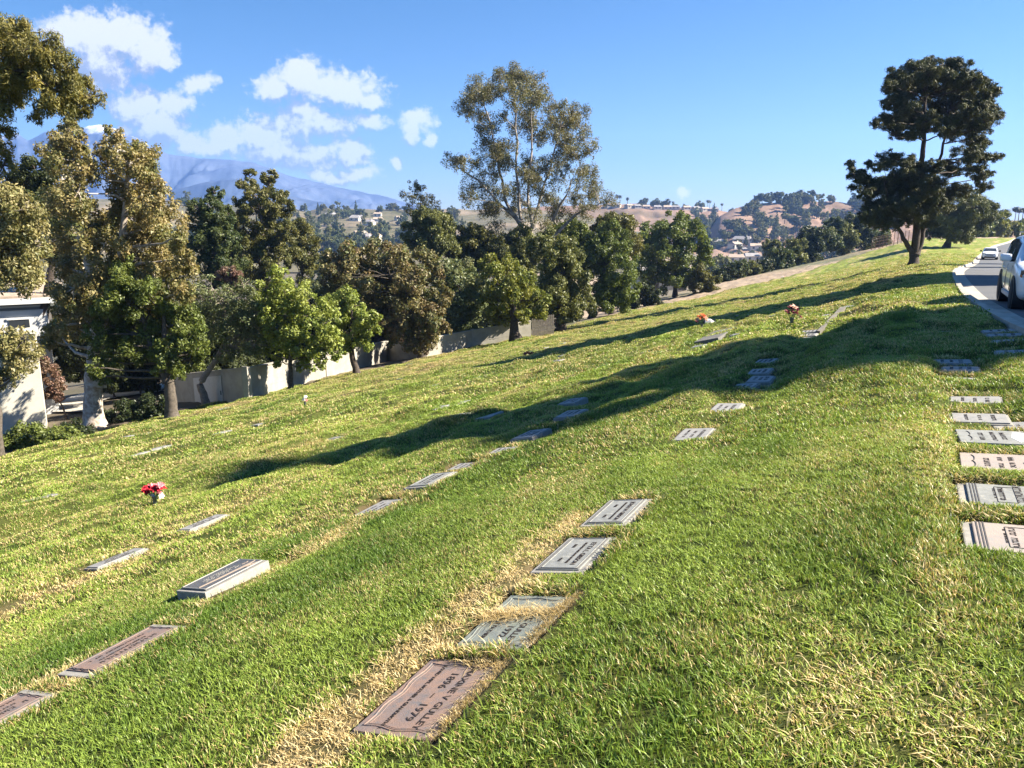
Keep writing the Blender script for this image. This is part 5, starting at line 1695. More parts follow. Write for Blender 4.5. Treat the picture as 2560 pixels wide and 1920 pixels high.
def house(px, row, y, w, h, dpt, roofm, label, group, rot=0.0, wallm=None, zb_=None):
    b = P(px, row, y)
    if zb_ is not None: b[2] = zb_
    r = empty('house', tuple(b), rot)
    tag(r, label, 'house', group)
    MB().box(-w / 2, w / 2, -dpt / 2, dpt / 2, -3, h).build('wall', wallm or STUCCO, r)
    rh = w * .12 + .8
    mb = MB()
    e = .5
    A0, A1 = (-w / 2 - e, -dpt / 2 - e, h + .01), (w / 2 + e, -dpt / 2 - e, h + .01)
    R0, R1 = (-w / 2 - e + w * .12, 0, h + rh), (w / 2 + e - w * .12, 0, h + rh)
    B0, B1 = (-w / 2 - e, dpt / 2 + e, h + .01), (w / 2 + e, dpt / 2 + e, h + .01)
    mb.add([A0, A1, B1, B0, R0, R1], [(0, 1, 5, 4), (1, 2, 5), (2, 3, 4, 5), (3, 0, 4), (0, 3, 2, 1)])
    rf = mb.build('roof', roofm, r)
    MB().box(w * .2, w * .2 + .9, -.4, .4, h + rh * .4, h + rh + .9).build('chimney', wallm or STUCCO, rf)
    for k in range(max(2, int(w / 4.5))):
        x = -w / 2 + w * (k + .5) / max(2, int(w / 4.5))
        MB().box(x - .8, x + .8, -dpt / 2 - .06, -dpt / 2 - .003, h * .35, h * .8).build('window', GLASS_DARK, r)
    return r


house(662, 296, 150, 11, 4.0, 7, ROOF_GREY, 'small white house glimpsed under the round tree on the left of its trunk', None, .15)

# ------------------------------------------------------------------ hills and mountains
def mat_hill(name, c1, c2, c3, s1, s2, lo=.45, hi=.6, snow=None):
    m, nt, b = new_mat(name)
    ge = nt.nodes.new('ShaderNodeNewGeometry')
    n1 = N(nt, 'ShaderNodeTexNoise', inp={'Vector': ge.outputs['Position'], 'Scale': s1, 'Detail': 9.0, 'Roughness': .68})
    n2 = N(nt, 'ShaderNodeTexNoise', inp={'Vector': ge.outputs['Position'], 'Scale': s2, 'Detail': 8.0, 'Roughness': .62})
    c = mixc(nt, smooth(nt, n1.outputs['Fac'], .32, .68), c1, c2)
    c = mixc(nt, smooth(nt, n2.outputs['Fac'], lo, hi), c, c3)
    if snow:
        sx = N(nt, 'ShaderNodeSeparateXYZ', inp={0: ge.outputs['Position']})
        hgt = M_(nt, 'ADD', sx.outputs[2], M_(nt, 'MULTIPLY', M_(nt, 'SUBTRACT', n1.outputs['Fac'], .5), 360.0))
        c = mixc(nt, smooth(nt, hgt, snow[0], snow[1]), c, (.85, .88, .95))
    nt.links.new(c, b.inputs['Base Color'])
    b.inputs['Roughness'].default_value = .95
    b.inputs['Specular IOR Level'].default_value = .05
    bp = N(nt, 'ShaderNodeBump', inp={'Strength': .7, 'Distance': .4 / s1 * .1, 'Height': n1.outputs['Fac']})
    nt.links.new(bp.outputs[0], b.inputs['Normal'])
    return m


HILLS = {}


def hill(name, label, sky, Yr, Yf, zf, mat, gul, seed, back=1.5, px_step=2.0, nv=60, pw=1.15):
    sky = np.array(sky, float)
    pxs = np.arange(sky[0, 0], sky[-1, 0] + .1, px_step)
    rows = np.interp(pxs, sky[:, 0], sky[:, 1]) + .9 * fbm(pxs / 9, pxs * 0 + seed, 3, seed)
    vs = np.concatenate([np.linspace(0, 1, nv), np.linspace(1.03, back, 12)])
    X = np.zeros((len(vs), len(pxs))); Y = X.copy(); Z = X.copy()
    for j, (px, row) in enumerate(zip(pxs, rows)):
        top = P(px, row, Yr)
        yv = Yf + (Yr - Yf) * vs
        k = yv / Yr
        X[:, j] = top[0] * k
        Y[:, j] = yv
        sh = np.where(vs <= 1, vs ** pw * (1 - .12 * np.sin(vs * 3.14)), 1 - (vs - 1) * 1.2)
        g = np.clip(vs * (1.0 - vs) * 4, 0, 1) * gul
        nz = fbm(X[:, j] / (Yr * .05) + seed * 3, yv / (Yr * .16), 5, seed)
        Z[:, j] = zf + (top[2] - zf) * sh + g * (nz - np.abs(nz) * .6)
    n0, n1 = X.shape
    ix = np.arange(n0 * n1).reshape(n0, n1)
    F_ = np.stack([ix[:-1, :-1], ix[:-1, 1:], ix[1:, 1:], ix[1:, :-1]], -1).reshape(-1, 4)
    me = np_mesh(name, np.stack([X, Y, Z], -1).reshape(-1, 3), F_, mat, smooth_=True)
    o = link_mesh(name, me)
    tag(o, label, 'hill', kind='structure')
    HILLS[label] = (pxs, X, Y, Z)
    return (pxs, X, Y, Z)


def on_hill(H, px, row):
    """point of a hill's near face seen at heading px, row"""
    pxs, X, Y, Z = H
    j = int(np.clip(np.searchsorted(pxs, px), 0, len(pxs) - 1))
    dd = Y[:, j] * CP - (Z[:, j] - EYE) * SP
    rw = 384 - FOC * (Y[:, j] * SP + (Z[:, j] - EYE) * CP) / dd
    i = int(np.argmin(np.abs(rw[:60] - row)))
    return np.array([X[i, j], Y[i, j], Z[i, j]])


M_BROWN = mat_hill('dry_grass_hill', (.20, .13, .092), (.285, .195, .14), (.12, .092, .06), .02, .006, .5, .68)
M_WOOD = mat_hill('wooded_hill', (.08, .08, .045), (.15, .13, .08), (.22, .175, .12), .03, .01, .48, .62)
M_MTN = mat_hill('mountain_rock_haze', (.055, .075, .115), (.11, .13, .17), (.045, .06, .09), .0045, .0018, .45, .6, snow=(470, 560))  # blue of the distant haze is mixed into the rock colour
h1 = hill('hill', 'dry brown ridge with a row of houses and palms along its top', [(480, 212), (540, 207), (585, 205), (611, 204), (640, 204), (657, 206), (683, 208), (717, 209.5), (745, 216), (790, 232), (830, 246)], 1000, 640, -25, M_BROWN, 16, 3)
h2 = hill('hill', 'brown hill with dark wooded gullies between the round tree and the pine', [(690, 252), (706, 232), (720, 216), (735, 208), (748, 205), (778, 202), (800, 201.6), (839, 201.6), (865, 206), (900, 212), (960, 218), (1100, 226), (1250, 230)], 840, 600, -25, M_BROWN, 18, 9)
h3 = hill('hill', 'wooded suburban hill below the blue mountain', [(-260, 200), (0, 196), (100, 199), (180, 203), (250, 206), (290, 207), (306, 211), (328, 208.5), (375, 209.5), (394, 209), (413, 211), (440, 209), (480, 210), (520, 209), (560, 212), (620, 222), (680, 236)], 950, 420, -25, M_WOOD, 12, 15)
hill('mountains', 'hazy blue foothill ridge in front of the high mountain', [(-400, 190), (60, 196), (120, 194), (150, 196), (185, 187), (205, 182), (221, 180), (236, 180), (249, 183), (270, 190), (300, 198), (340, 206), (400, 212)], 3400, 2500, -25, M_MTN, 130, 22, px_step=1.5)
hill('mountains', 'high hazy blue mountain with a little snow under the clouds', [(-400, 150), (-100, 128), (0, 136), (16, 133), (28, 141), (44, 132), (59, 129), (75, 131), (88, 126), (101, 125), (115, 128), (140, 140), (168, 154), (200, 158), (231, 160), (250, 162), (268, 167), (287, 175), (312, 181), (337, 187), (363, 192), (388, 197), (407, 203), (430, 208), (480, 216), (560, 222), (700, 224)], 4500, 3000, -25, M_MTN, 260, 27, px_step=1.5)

# far trees: a few kinds, copied; too far away to show their parts
def far_kind(kind):
    if kind == 'palm':
        mb = MB().tube([(0, 0, 0), (.2, 0, 5), (.1, .1, 10)], [.28, .2, .17], 6)
        v, f = list(mb.v), list(mb.f)
        cols = [(.20, .15, .10)] * len(v)
        for k in range(26):
            a = k * 2.4; el = .9 - 1.5 * (k / 26)
            pts = [np.array([.1, .1, 10.0])]
            for q in range(4):
                pts.append(pts[-1] + np.array([math.cos(a) * math.cos(el), math.sin(a) * math.cos(el), math.sin(el)]) * .75); el -= .45
            for q in range(4):
                s_ = np.array([-math.sin(a), math.cos(a), 0]) * (.55 - .09 * q)
                o_ = len(v)
                v += [tuple(pts[q] - s_), tuple(pts[q] + s_), tuple(pts[q + 1] + s_ * .8), tuple(pts[q + 1] - s_ * .8)]
                f.append((o_, o_ + 1, o_ + 2, o_ + 3))
                cols += [tuple(np.array((.05, .06, .026)) * random.uniform(.7, 1.3))] * 4
        return np_mesh('palm_tree', v, f, LEAF, cols=np.array(cols))
    if kind == 'cypress':
        lobes = [(np.array([0, 0, 1 + k * .95]), .85 * (1 - (k / 12) ** 1.6) + .25) for k in range(12)]
        me, _ = crown_mesh(lobes, 'dark', .5, dens=2.2, wid=.5, nsub=7)
    elif kind == 'conifer':
        lobes = [(np.array([math.cos(k * 2.4), math.sin(k * 2.4), 0]) * (1 - k / 16) * 1.3 + np.array([0, 0, 2 + k * .62]), 1.9 * (1 - k / 18)) for k in range(16)]
        me, _ = crown_mesh(lobes, 'evergreen', .62, dens=1.9, wid=.5, nsub=8)
    elif kind == 'tall':
        lobes = [(np.array([RNG.uniform(-1.8, 1.8), RNG.uniform(-1.8, 1.8), RNG.uniform(4, 12)]), RNG.uniform(1.2, 2.0)) for k in range(14)]
        me, _ = crown_mesh(lobes, 'grey_green', .62, dens=1.5, wid=.45, nsub=8)
    else:
        pal = {'broad': 'far_green', 'olive': 'evergreen_olive', 'darkb': 'evergreen'}[kind]
        lobes = [(np.array([RNG.uniform(-2.6, 2.6), RNG.uniform(-2.6, 2.6), RNG.uniform(2.0, 6.2)]), RNG.uniform(1.3, 2.2)) for k in range(15)]
        me, _ = crown_mesh(lobes, pal, .6, dens=1.8, wid=.5, nsub=8)
    # a short stem in the same mesh
    v, f = tube_arrays(np.array([[0, 0, -1.5], [0, 0, 3.]]), np.array([.3, .18]), 5)
    bm = bmesh.new(); bm.from_mesh(me)
    cl = bm.verts.layers.float_color['col']
    nv_ = [bm.verts.new(q) for q in v]
    for q in nv_: q[cl] = (.07, .055, .04, 1)
    for q in f: bm.faces.new([nv_[k] for k in q])
    bm.to_mesh(me); bm.free()
    return me


KINDS = {k: [far_kind(k) for _ in range(1 if k in ('palm', 'cypress') else 2)] for k in ('palm', 'cypress', 'conifer', 'tall', 'broad', 'olive', 'darkb')}


def far_tree(kind, p, s, label, group, sz=None):
    o = link_mesh({'palm': 'palm_tree', 'cypress': 'cypress_tree', 'conifer': 'conifer_tree'}.get(kind, 'far_tree'), random.choice(KINDS[kind]))
    o.location = tuple(p)
    o.rotation_euler = (0, 0, random.uniform(0, 6.28))
    o.scale = (s, s, (sz or s) * random.uniform(.9, 1.1))
    tag(o, label, 'palm' if kind == 'palm' else 'tree', group)
    return o


# ridge with palms and houses
RIDGE_W = mat_simple('ridge_house_wall', (.42, .37, .31), .9)
for k in range(12):
    px = 609 + k * 9.6 + random.uniform(-1.5, 1.5)
    p = on_hill(h1, px, np.interp(px, [600, 660, 720], [207, 209, 211.5]))
    zt = p[2]
    house(px, 200, p[1], random.uniform(8, 11), 3.0, 8, (ROOF_TAN, ROOF_GREY)[k % 2], 'pale low house in the row along the brown ridge top', 'houses along the brown ridge', random.uniform(-.5, .5), RIDGE_W, zb_=zt)
for k in range(30):
    px = random.uniform(594, 732)
    p = on_hill(h1, px, np.interp(px, [600, 660, 720], [206, 208, 210.5])); p[2] -= .5; p[1] += random.uniform(2, 14)
    far_tree('palm' if random.random() < .62 else 'broad', p, random.uniform(1.0, 1.6) if random.random() < .6 else .9, 'small palm or tree rising among the houses on the brown ridge', 'trees among the ridge houses')
for k in range(22):
    px = random.uniform(748, 872)
    if k < 15: px = random.uniform(752, 800) if k < 11 else random.uniform(800, 812)
    p = on_hill(h2, px, 203.5); p[2] -= .4
    far_tree(random.choice(('broad', 'darkb', 'olive', 'palm')), p, random.uniform(1.0, 1.7), 'dark tree in the clump crowning the brown hill', 'trees crowning the brown hill')
# wooded gullies of the brown hill
dens_ = [(725, 250, 12, 8), (735, 232, 8, 10), (745, 240, 12, 12), (765, 225, 10, 10), (770, 240, 14, 12), (790, 232, 12, 12), (805, 245, 16, 12), (825, 248, 16, 9), (750, 214, 7, 7), (715, 225, 8, 12), (812, 216, 9, 6), (835, 226, 12, 10), (850, 235, 10, 10), (700, 222, 8, 6),
         (860, 214, 9, 6), (705, 240, 8, 10), (792, 214, 7, 5), (880, 225, 14, 10)]
for (cx, cy, sd, sr_) in dens_:
    for k in range(7):
        px, row = random.gauss(cx, sd * .6), min(random.gauss(cy, sr_ * .5), 252)
        H_ = h2 if px > 722 else h1
        p = on_hill(H_, px, row); p[2] -= .6
        far_tree(random.choice(('broad', 'darkb', 'conifer', 'darkb', 'tall', 'olive')), p, random.uniform(.9, 1.7), 'dark green tree in the wooded gully of the brown hill', 'trees in the gullies of the brown hill')
for px in (771, 774.5, 776, 779, 783, 786, 790, 795, 799):
    p = on_hill(h2, px, 250 + random.uniform(-3, 2)); p[2] -= .5
    far_tree('cypress', p, random.uniform(.9, 1.2), 'slim dark cypress in a row on the valley side', 'cypresses on the valley side', sz=random.uniform(1.2, 2.0))
for k in range(24):      # valley screen behind the bank bushes
    px = random.uniform(690, 900)
    y = random.uniform(420, 560)
    p = P(px, 255, y); p[2] = -25
    if 715 < px < 765: continue
    far_tree(random.choice(('broad', 'darkb', 'olive', 'conifer')), p, random.uniform(1.0, 1.8), 'dark tree on the valley floor beyond the dry bank', 'trees on the valley floor')
for (px, row, w, lab, rm) in ((742, 243, 15, 'long pale roofed house highest in the valley cluster', ROOF_GREY), (735, 247.5, 9, 'small cream house below the long roofed one', ROOF_TAN), (740, 254, 11, 'brown roofed white house in the valley cluster', ROOF_GREY),
                              (736, 262, 10, 'pale gabled house lowest left in the valley cluster', ROOF_TAN), (751, 261, 11, 'grey roofed cream house lowest right in the valley cluster', ROOF_GREY), (755, 250, 10, 'cream house at the right of the valley cluster', ROOF_TAN), (720, 245, 10, 'pale house partly hidden behind the round tree crown', ROOF_GREY)):
    p = on_hill(h2, px, row) if row < 252.5 else P(px, row, 770 * 26.6 / (row - 222))
    house(px, row, p[1], w, 3.6, 8, rm, lab, 'valley houses', random.uniform(-.6, .6), zb_=p[2] - .3)
for k in range(16):
    px = random.uniform(712, 765); row = random.uniform(242, 262)
    p = on_hill(h2, px, row) if row < 252.5 else P(px, row, 770 * 26.6 / (row - 222))
    far_tree(random.choice(('broad', 'palm', 'olive', 'broad')), p, random.uniform(.4, .75), 'small garden tree between the valley houses', 'garden trees in the valley')
# wooded suburban hill: nearest belt and slopes
n_ = 0
while n_ < 200:
    px = random.uniform(270, 470) if random.random() < .8 else random.uniform(0, 270)
    row = 210 + 46 * random.random() ** .9
    p = on_hill(h3, px, row); p[2] -= .6
    far_tree(random.choice(('broad', 'broad', 'darkb', 'olive', 'tall', 'conifer')), p, random.uniform(.75, 1.5), 'grey green tree on the wooded suburban hill', 'trees on the wooded suburban hill')
    n_ += 1
for k in range(9):
    px = 172 + k * 3.6; p = on_hill(h3, px, 206); p[2] -= .5
    far_tree(random.choice(('conifer', 'darkb', 'tall')), p, random.uniform(1.0, 1.5), 'dark conifer on the skyline right of the brownish gum', 'conifers on the left skyline')
for k in range(12):
    px = random.uniform(310, 420); row = random.uniform(216, 242)
    p = on_hill(h3, px, row)
    house(px, row, p[1], random.uniform(8, 13), 3.4, 8, (ROOF_TAN, ROOF_GREY)[k % 2], 'pale house half hidden among the trees of the wooded hill', 'houses on the wooded hill', random.uniform(-.6, .6), zb_=p[2] - .3)
for k in range(7):      # grey green belt just beyond the near trees
    px = 312 + k * 7
    p = P(px, 250, 210 + 6 * k); p[2] = gz_at(p[0], p[1]) - .5
    far_tree('tall', p, 1.45, 'tall greyish tree beyond the dark evergreens', 'greyish trees beyond the evergreens')
# palms and house at the far right
for px in (1000, 1004.5, 1014, 1017.5, 1021, 1024.5):
    p = P(px, 226, 420); p[2] = P(px, 224.5, 420)[2]
    far_tree('palm', p, 1.0, 'small palm on the skyline at the far right', 'palms at the far right', sz=.78)
hill('hill', 'low rise with palms at the far right', [(930, 232), (960, 226), (985, 222), (1005, 222), (1024, 225), (1080, 230), (1200, 234)], 430, 300, -20, M_BROWN, 3, 41)
house(989, 217, 425, 9, 4.2, 8, ROOF_TAN, 'white house on the rise behind the lower pine', None, .2, zb_=P(989, 223, 425)[2])

# ------------------------------------------------------------------ cars
CAR_WHITE = mat_simple('white_car_paint', (.80, .81, .82), .28, spec=.5, coat=.6)
CAR_GLASS = mat_simple('car_glass', (.05, .06, .07), .05, spec=.8)
TYRE = mat_simple('tyre', (.025, .025, .026), .85)
RIM = mat_simple('alloy_rim', (.42, .43, .45), .35, metal=.9)
LAMP = mat_simple('headlamp', (.10, .09, .09), .12, spec=.7)
AMBER = mat_simple('amber_lens', (.55, .18, .06), .25)


def car(label, loc, yaw, sedan=False):
    root = empty('parked_car', tuple(loc), yaw)
    tag(root, label, 'car')
    if sedan:
        DK = [(-2.2, .70), (-2.1, .88), (-1.7, .93), (-1.0, .94), (.6, .92), (1.0, .92), (1.7, .84), (2.05, .74), (2.2, .52)]
        RF = [(-1.75, .95), (-1.05, 1.34), (-.5, 1.42), (0, 1.43), (.3, 1.38), (1.05, .95)]
        WD = [(-2.2, .66), (-1.9, .80), (-1.3, .86), (1.4, .86), (1.9, .80), (2.1, .70), (2.2, .56)]
        axle, wr, gc = (-1.3, 1.35), .31, .20
    else:
        DK = [(-2.35, .80), (-2.25, 1.0), (-1.8, 1.06), (-1.0, 1.06), (.5, 1.03), (.95, 1.06), (1.5, 1.01), (2.0, .92), (2.25, .78), (2.36, .55)]
        RF = [(-2.2, 1.1), (-1.9, 1.52), (-1.5, 1.63), (-.5, 1.69), (.0, 1.68), (.40, 1.58), (1.15, 1.10)]
        WD = [(-2.35, .72), (-2.1, .86), (-1.5, .92), (1.5, .92), (2.0, .87), (2.25, .76), (2.36, .60)]
        axle, wr, gc = (-1.38, 1.42), .36, .24
    fk = lambda T, x: float(np.interp(x, [a for a, b in T], [b for a, b in T]))
    x0, x1 = DK[0][0], DK[-1][0]
    xs = sorted(set([round(x0 + (x1 - x0) * k / 26, 3) for k in range(27)]))
    V, F_ = [], []

    def sec(x):
        w, dk = fk(WD, x), fk(DK, x)
        rf = fk(RF, x) if RF[0][0] < x < RF[-1][0] else 0
        end = min(x - x0, x1 - x)
        zb = gc + .12 * max(0, 1 - end / .5)
        if rf > dk + .05:
            up = [(w * .955, dk), (w * (.955 - .17 * (rf - .08 - dk) / .55), max(rf - .08, dk + .02)), (w * (.90 - .22 * (rf - dk) / .6), rf), (0, rf + .03)]
        else:
            up = [(w * .95, dk), (w * .86, dk + .025), (w * .62, dk + .04), (0, dk + .055)]
        return [(0, zb), (w * .80, zb), (w * .965, zb + .08), (w, zb + .26), (w * .995, dk - .16)] + up
    for x in xs:
        s_ = sec(x)
        V += [(x, y, z) for (y, z) in s_] + [(x, -y, z) for (y, z) in s_[-2:0:-1]]
    n = len(sec(0)) * 2 - 2
    for i in range(len(xs) - 1):
        for j in range(n):
            F_.append((i * n + j, i * n + (j + 1) % n, (i + 1) * n + (j + 1) % n, (i + 1) * n + j))
    F_.append(tuple(range(n))); F_.append(tuple(range((len(xs) - 1) * n, len(xs) * n))[::-1])
    mb = MB(); mb.add(V, F_)
    body = mb.build('body', CAR_WHITE, root, True)
    ss = body.modifiers.new('smooth', 'SUBSURF'); ss.levels = 2; ss.render_levels = 2
    hw = lambda x, z: np.interp(z, [q[1] for q in sec(x)[3:8]], [q[0] for q in sec(x)[3:8]])
    # side windows
    zt = [b for a, b in RF]
    if sedan:
        wins = [[(.72, .98), (.22, 1.30), (-.30, 1.34), (-.30, .97)], [(-.38, .97), (-.38, 1.34), (-.85, 1.30), (-1.35, .98)]]
        ws = [(1.0, .99), (.36, 1.36)]
    else:
        wins = [[(.86, 1.10), (.34, 1.50), (-.15, 1.57), (-.15, 1.09)], [(-.23, 1.09), (-.23, 1.57), (-1.10, 1.56), (-1.10, 1.10)], [(-1.18, 1.11), (-1.18, 1.55), (-1.62, 1.48), (-1.85, 1.16)]]
        ws = [(1.10, 1.13), (.46, 1.55)]
    for s_ in (-1, 1):
        for wn in wins:
            g = MB(); pts = [(x, s_ * (float(hw(x, z)) + .004), z) for x, z in wn]
            g.prism(pts, (0, -s_ * .04, 0))
            g.build('side_window', CAR_GLASS, root)
    g = MB()
    (xa, za), (xb, zb) = ws
    wa, wb = fk(WD, xa) * .80, fk(WD, xb) * .66
    g.prism([(xa + .02, -wa, za), (xa + .02, wa, za), (xb + .03, wb, zb), (xb + .03, -wb, zb)], (-.03, 0, -.03))
    g.build('windscreen', CAR_GLASS, root)
    g = MB()
    (xa, za), (xb, zb) = ((-1.62, 1.0), (-1.10, 1.31)) if sedan else ((-2.22, 1.12), (-1.93, 1.50))
    g.prism([(xa - .03, -wa * .9, za), (xa - .03, wa * .9, za), (xb - .03, wb, zb), (xb - .03, -wb, zb)], (.04, 0, -.02))
    g.build('rear_window', CAR_GLASS, root)
    fx = x1
    wf = fk(WD, fx - .12)
    MB().box(fx - .10, fx + .012, -wf * .52, wf * .52, .60 if not sedan else .55, .76 if not sedan else .66).build('grille', DARK, root, bevel=.02)
    MB().box(fx - .14, fx - .004, -wf * .78, wf * .78, .27, .42).build('lower_bumper', DARK, root, bevel=.02)
    for s_ in (-1, 1):
        zl = .72 if not sedan else .62
        yl = fk(WD, fx - .28)
        hl = MB().prism([(fx - .04, s_ * wf * .62, zl), (fx - .05, s_ * wf * .64, zl + .13), (fx - .34, s_ * (yl + .015), zl + .22), (fx - .36, s_ * (yl + .02), zl + .08), (fx - .14, s_ * (wf * .96), zl - .02)], (-.05, -s_ * .05, .0)).build('headlight', LAMP, root)
        MB().prism([(fx - .22, s_ * (yl - .005), zl + .07), (fx - .22, s_ * (yl - .005), zl + .12), (fx - .32, s_ * (yl + .022), zl + .13), (fx - .32, s_ * (yl + .022), zl + .09)], (.0, s_ * .006, 0)).build('indicator', AMBER, hl)
        ym = float(hw(.62, 1.1 if not sedan else .98))
        zm = 1.10 if not sedan else .97
        mr = MB().box(.62, .80, min(s_ * (ym + .07), s_ * (ym + .30)), max(s_ * (ym + .07), s_ * (ym + .30)), zm - .02, zm + .15)
        mo = mr.build('wing_mirror', CAR_WHITE if not sedan else DARK, root, True, bevel=.05)
        MB().box(.66, .74, min(s_ * (ym - .04), s_ * (ym + .10)), max(s_ * (ym - .04), s_ * (ym + .10)), zm - .03, zm + .03).build('mirror_stalk', DARK, mo)
        tl = MB().prism([(x0 + .06, s_ * fk(WD, x0 + .1) * .98, .80), (x0 + .02, s_ * fk(WD, x0 + .1) * .70, .82), (x0 + .04, s_ * fk(WD, x0 + .1) * .70, 1.0), (x0 + .22, s_ * fk(WD, x0 + .3) * .985, 1.0)], (.0, s_ * .02, 0)).build('tail_light', mat_simple('red_lens', (.35, .02, .02), .25), root)
        # door seams and handles
        sm = MB()
        for xd in (.80, -.19, -1.12):
            sm.tube([(xd, s_ * (fk(WD, xd) * 1.0 + .001), .42), (xd, s_ * (fk(WD, xd) * .998), .7), (xd, s_ * (fk(WD, xd) * .97), .98)], [.008] * 3, 4)
        sm.build('door_seam', DARK, root)
        for xd in (-.02, -.98):
            MB().box(xd - .1, xd + .1, min(s_ * (fk(WD, xd) * .985), s_ * (fk(WD, xd) + .02)), max(s_ * (fk(WD, xd) * .985), s_ * (fk(WD, xd) + .02)), .86 if not sedan else .78, .89 if not sedan else .81).build('door_handle', CAR_WHITE, root)
        MB().box(axle[0] + .42, axle[1] - .42, min(s_ * .70, s_ * .905), max(s_ * .70, s_ * .905), gc - .01, gc + .10).build('sill', mat_simple('sill_grey', (.40, .41, .42), .5), root, bevel=.02)
        for xa_ in axle:
            w_ = fk(WD, xa_)
            v, f = tube_arrays(np.array([[xa_, s_ * (w_ - .30), wr + .01], [xa_, s_ * (w_ + .006), wr + .01]]), np.array([wr + .065] * 2), 28)
            mbx = MB(); mbx.add(v, [tuple(q) for q in f] + [tuple(range(28)), tuple(range(28, 56))])
            mbx.build('wheel_arch', DARK, root)
            pr = [(-.11, wr * .66), (-.11, wr * .9), (-.085, wr * .985), (0, wr), (.085, wr * .985), (.11, wr * .9), (.11, wr * .66)]
            yc = s_ * (w_ - .09)
            v, f = tube_arrays(np.array([[0, a, 0] for a, b in pr]), np.array([b for a, b in pr]), 28)
            v = v + np.array([xa_, yc, wr])
            wt = MB().add(v, [tuple(q) for q in f]).build('wheel', TYRE, root, True)
            rb = MB()
            yo = yc + s_ * .075
            rb.tube([(xa_, yc - s_ * .02, wr), (xa_, yo - s_ * .05, wr)], [wr * .66, wr * .64], 24)
            for k in range(5):
                a = k * 2 * math.pi / 5 + .3
                c_, q_ = math.cos(a), math.sin(a)
                rb.prism([(xa_ - q_ * .035, yo, wr + c_ * .035), (xa_ + q_ * .035, yo, wr - c_ * .035), (xa_ + c_ * wr * .64 + q_ * .05, yo, wr + q_ * wr * .64 - c_ * .05), (xa_ + c_ * wr * .64 - q_ * .05, yo, wr + q_ * wr * .64 + c_ * .05)], (0, -s_ * .03, 0))
            rb.tube([(xa_, yo - s_ * .04, wr), (xa_, yo + s_ * .012, wr)], [.06, .05], 12)
            rb.tube([(xa_ + wr * .65 * math.cos(a), yo - s_ * .01, wr + wr * .65 * math.sin(a)) for a in np.linspace(0, 2 * math.pi, 25)], [.018] * 25, 5)
            rb.build('rim', RIM, wt)
    if not sedan:
        for s_ in (-1, 1):
            MB().tube([(.1, s_ * .60, 1.69), (.0, s_ * .61, 1.735), (-1.4, s_ * .61, 1.72), (-1.55, s_ * .60, 1.66)], [.018] * 4, 6).build('roof_rail', RIM, root, True)
    return root


def road_dir(p):
    k = int(np.argmin(np.linalg.norm(ROAD_L - p[:2], axis=1)))
    d = ROAD_L[min(k + 1, len(ROAD_L) - 1)] - ROAD_L[max(k - 1, 0)]
    return d / np.linalg.norm(d)


q = hit(1012, 302.6)
dr = UD / np.linalg.norm(UD)
fwd = -dr
right = np.array([fwd[1], -fwd[0]])
ctr = q[:2] - fwd * 1.42 - right * .88
zc = float(z_base(ctr[0], ctr[1])) - .10
car('white crossover car parked at the right edge with its nose towards us', (ctr[0], ctr[1], zc), math.atan2(fwd[1], fwd[0]))
q = hit(987, 258.6)
dr = road_dir(q)
k = int(np.argmin(np.linalg.norm(ROAD_L - q[:2], axis=1)))
nn_ = _nv[k]
ctr = ROAD_L[k] + nn_ * 1.35 + dr * 2.0
zc = float(z_base(ctr[0], ctr[1])) - .11
car('small white sedan parked by the kerb further down the road', (ctr[0], ctr[1], zc), math.atan2(-dr[1], -dr[0]), sedan=True)

# ------------------------------------------------------------------ flowers on the graves
def petal_mat(name, c): return mat_simple(name, c, .6, spec=.3)


PET_RED, PET_PINK = petal_mat('red_petal', (.50, .012, .03)), petal_mat('pink_petal', (.80, .25, .27))
PET_OR, PET_PEACH = petal_mat('orange_petal', (.70, .16, .05)), petal_mat('peach_petal', (.75, .45, .32))
PET_MAROON, PET_WHITE = petal_mat('maroon_petal', (.16, .02, .03)), petal_mat('white_petal', (.80, .76, .72))
STEM_M, FOIL_M = petal_mat('stem_green', (.05, .10, .03)), mat_simple('vase_grey', (.12, .13, .12), .5)
LEAF_D = petal_mat('flower_leaf', (.035, .075, .025))


def flower_head(mb, c, r, up, n=8, layers=2):
    c = np.asarray(c, float); up = np.asarray(up, float); up /= np.linalg.norm(up)
    a = np.cross(up, [0.3, .2, 1.]); a /= np.linalg.norm(a); b = np.cross(up, a)
    for l in range(layers):
        for k in range(n):
            t = 2 * math.pi * (k + .5 * l) / n + RNG.uniform(-.2, .2)
            d = a * math.cos(t) + b * math.sin(t)
            rr_ = r * (1 - .35 * l) * RNG.uniform(.8, 1.15)
            s_ = np.cross(up, d) * rr_ * .26
            tipz = up * rr_ * (.1 + .45 * l) + RNG.normal(size=3) * .1 * rr_
            mid = c + d * rr_ * .55 + up * rr_ * (.2 + .3 * l)
            mb.add([c, mid - s_, c + d * rr_ + tipz, mid + s_], [(0, 1, 2, 3)])


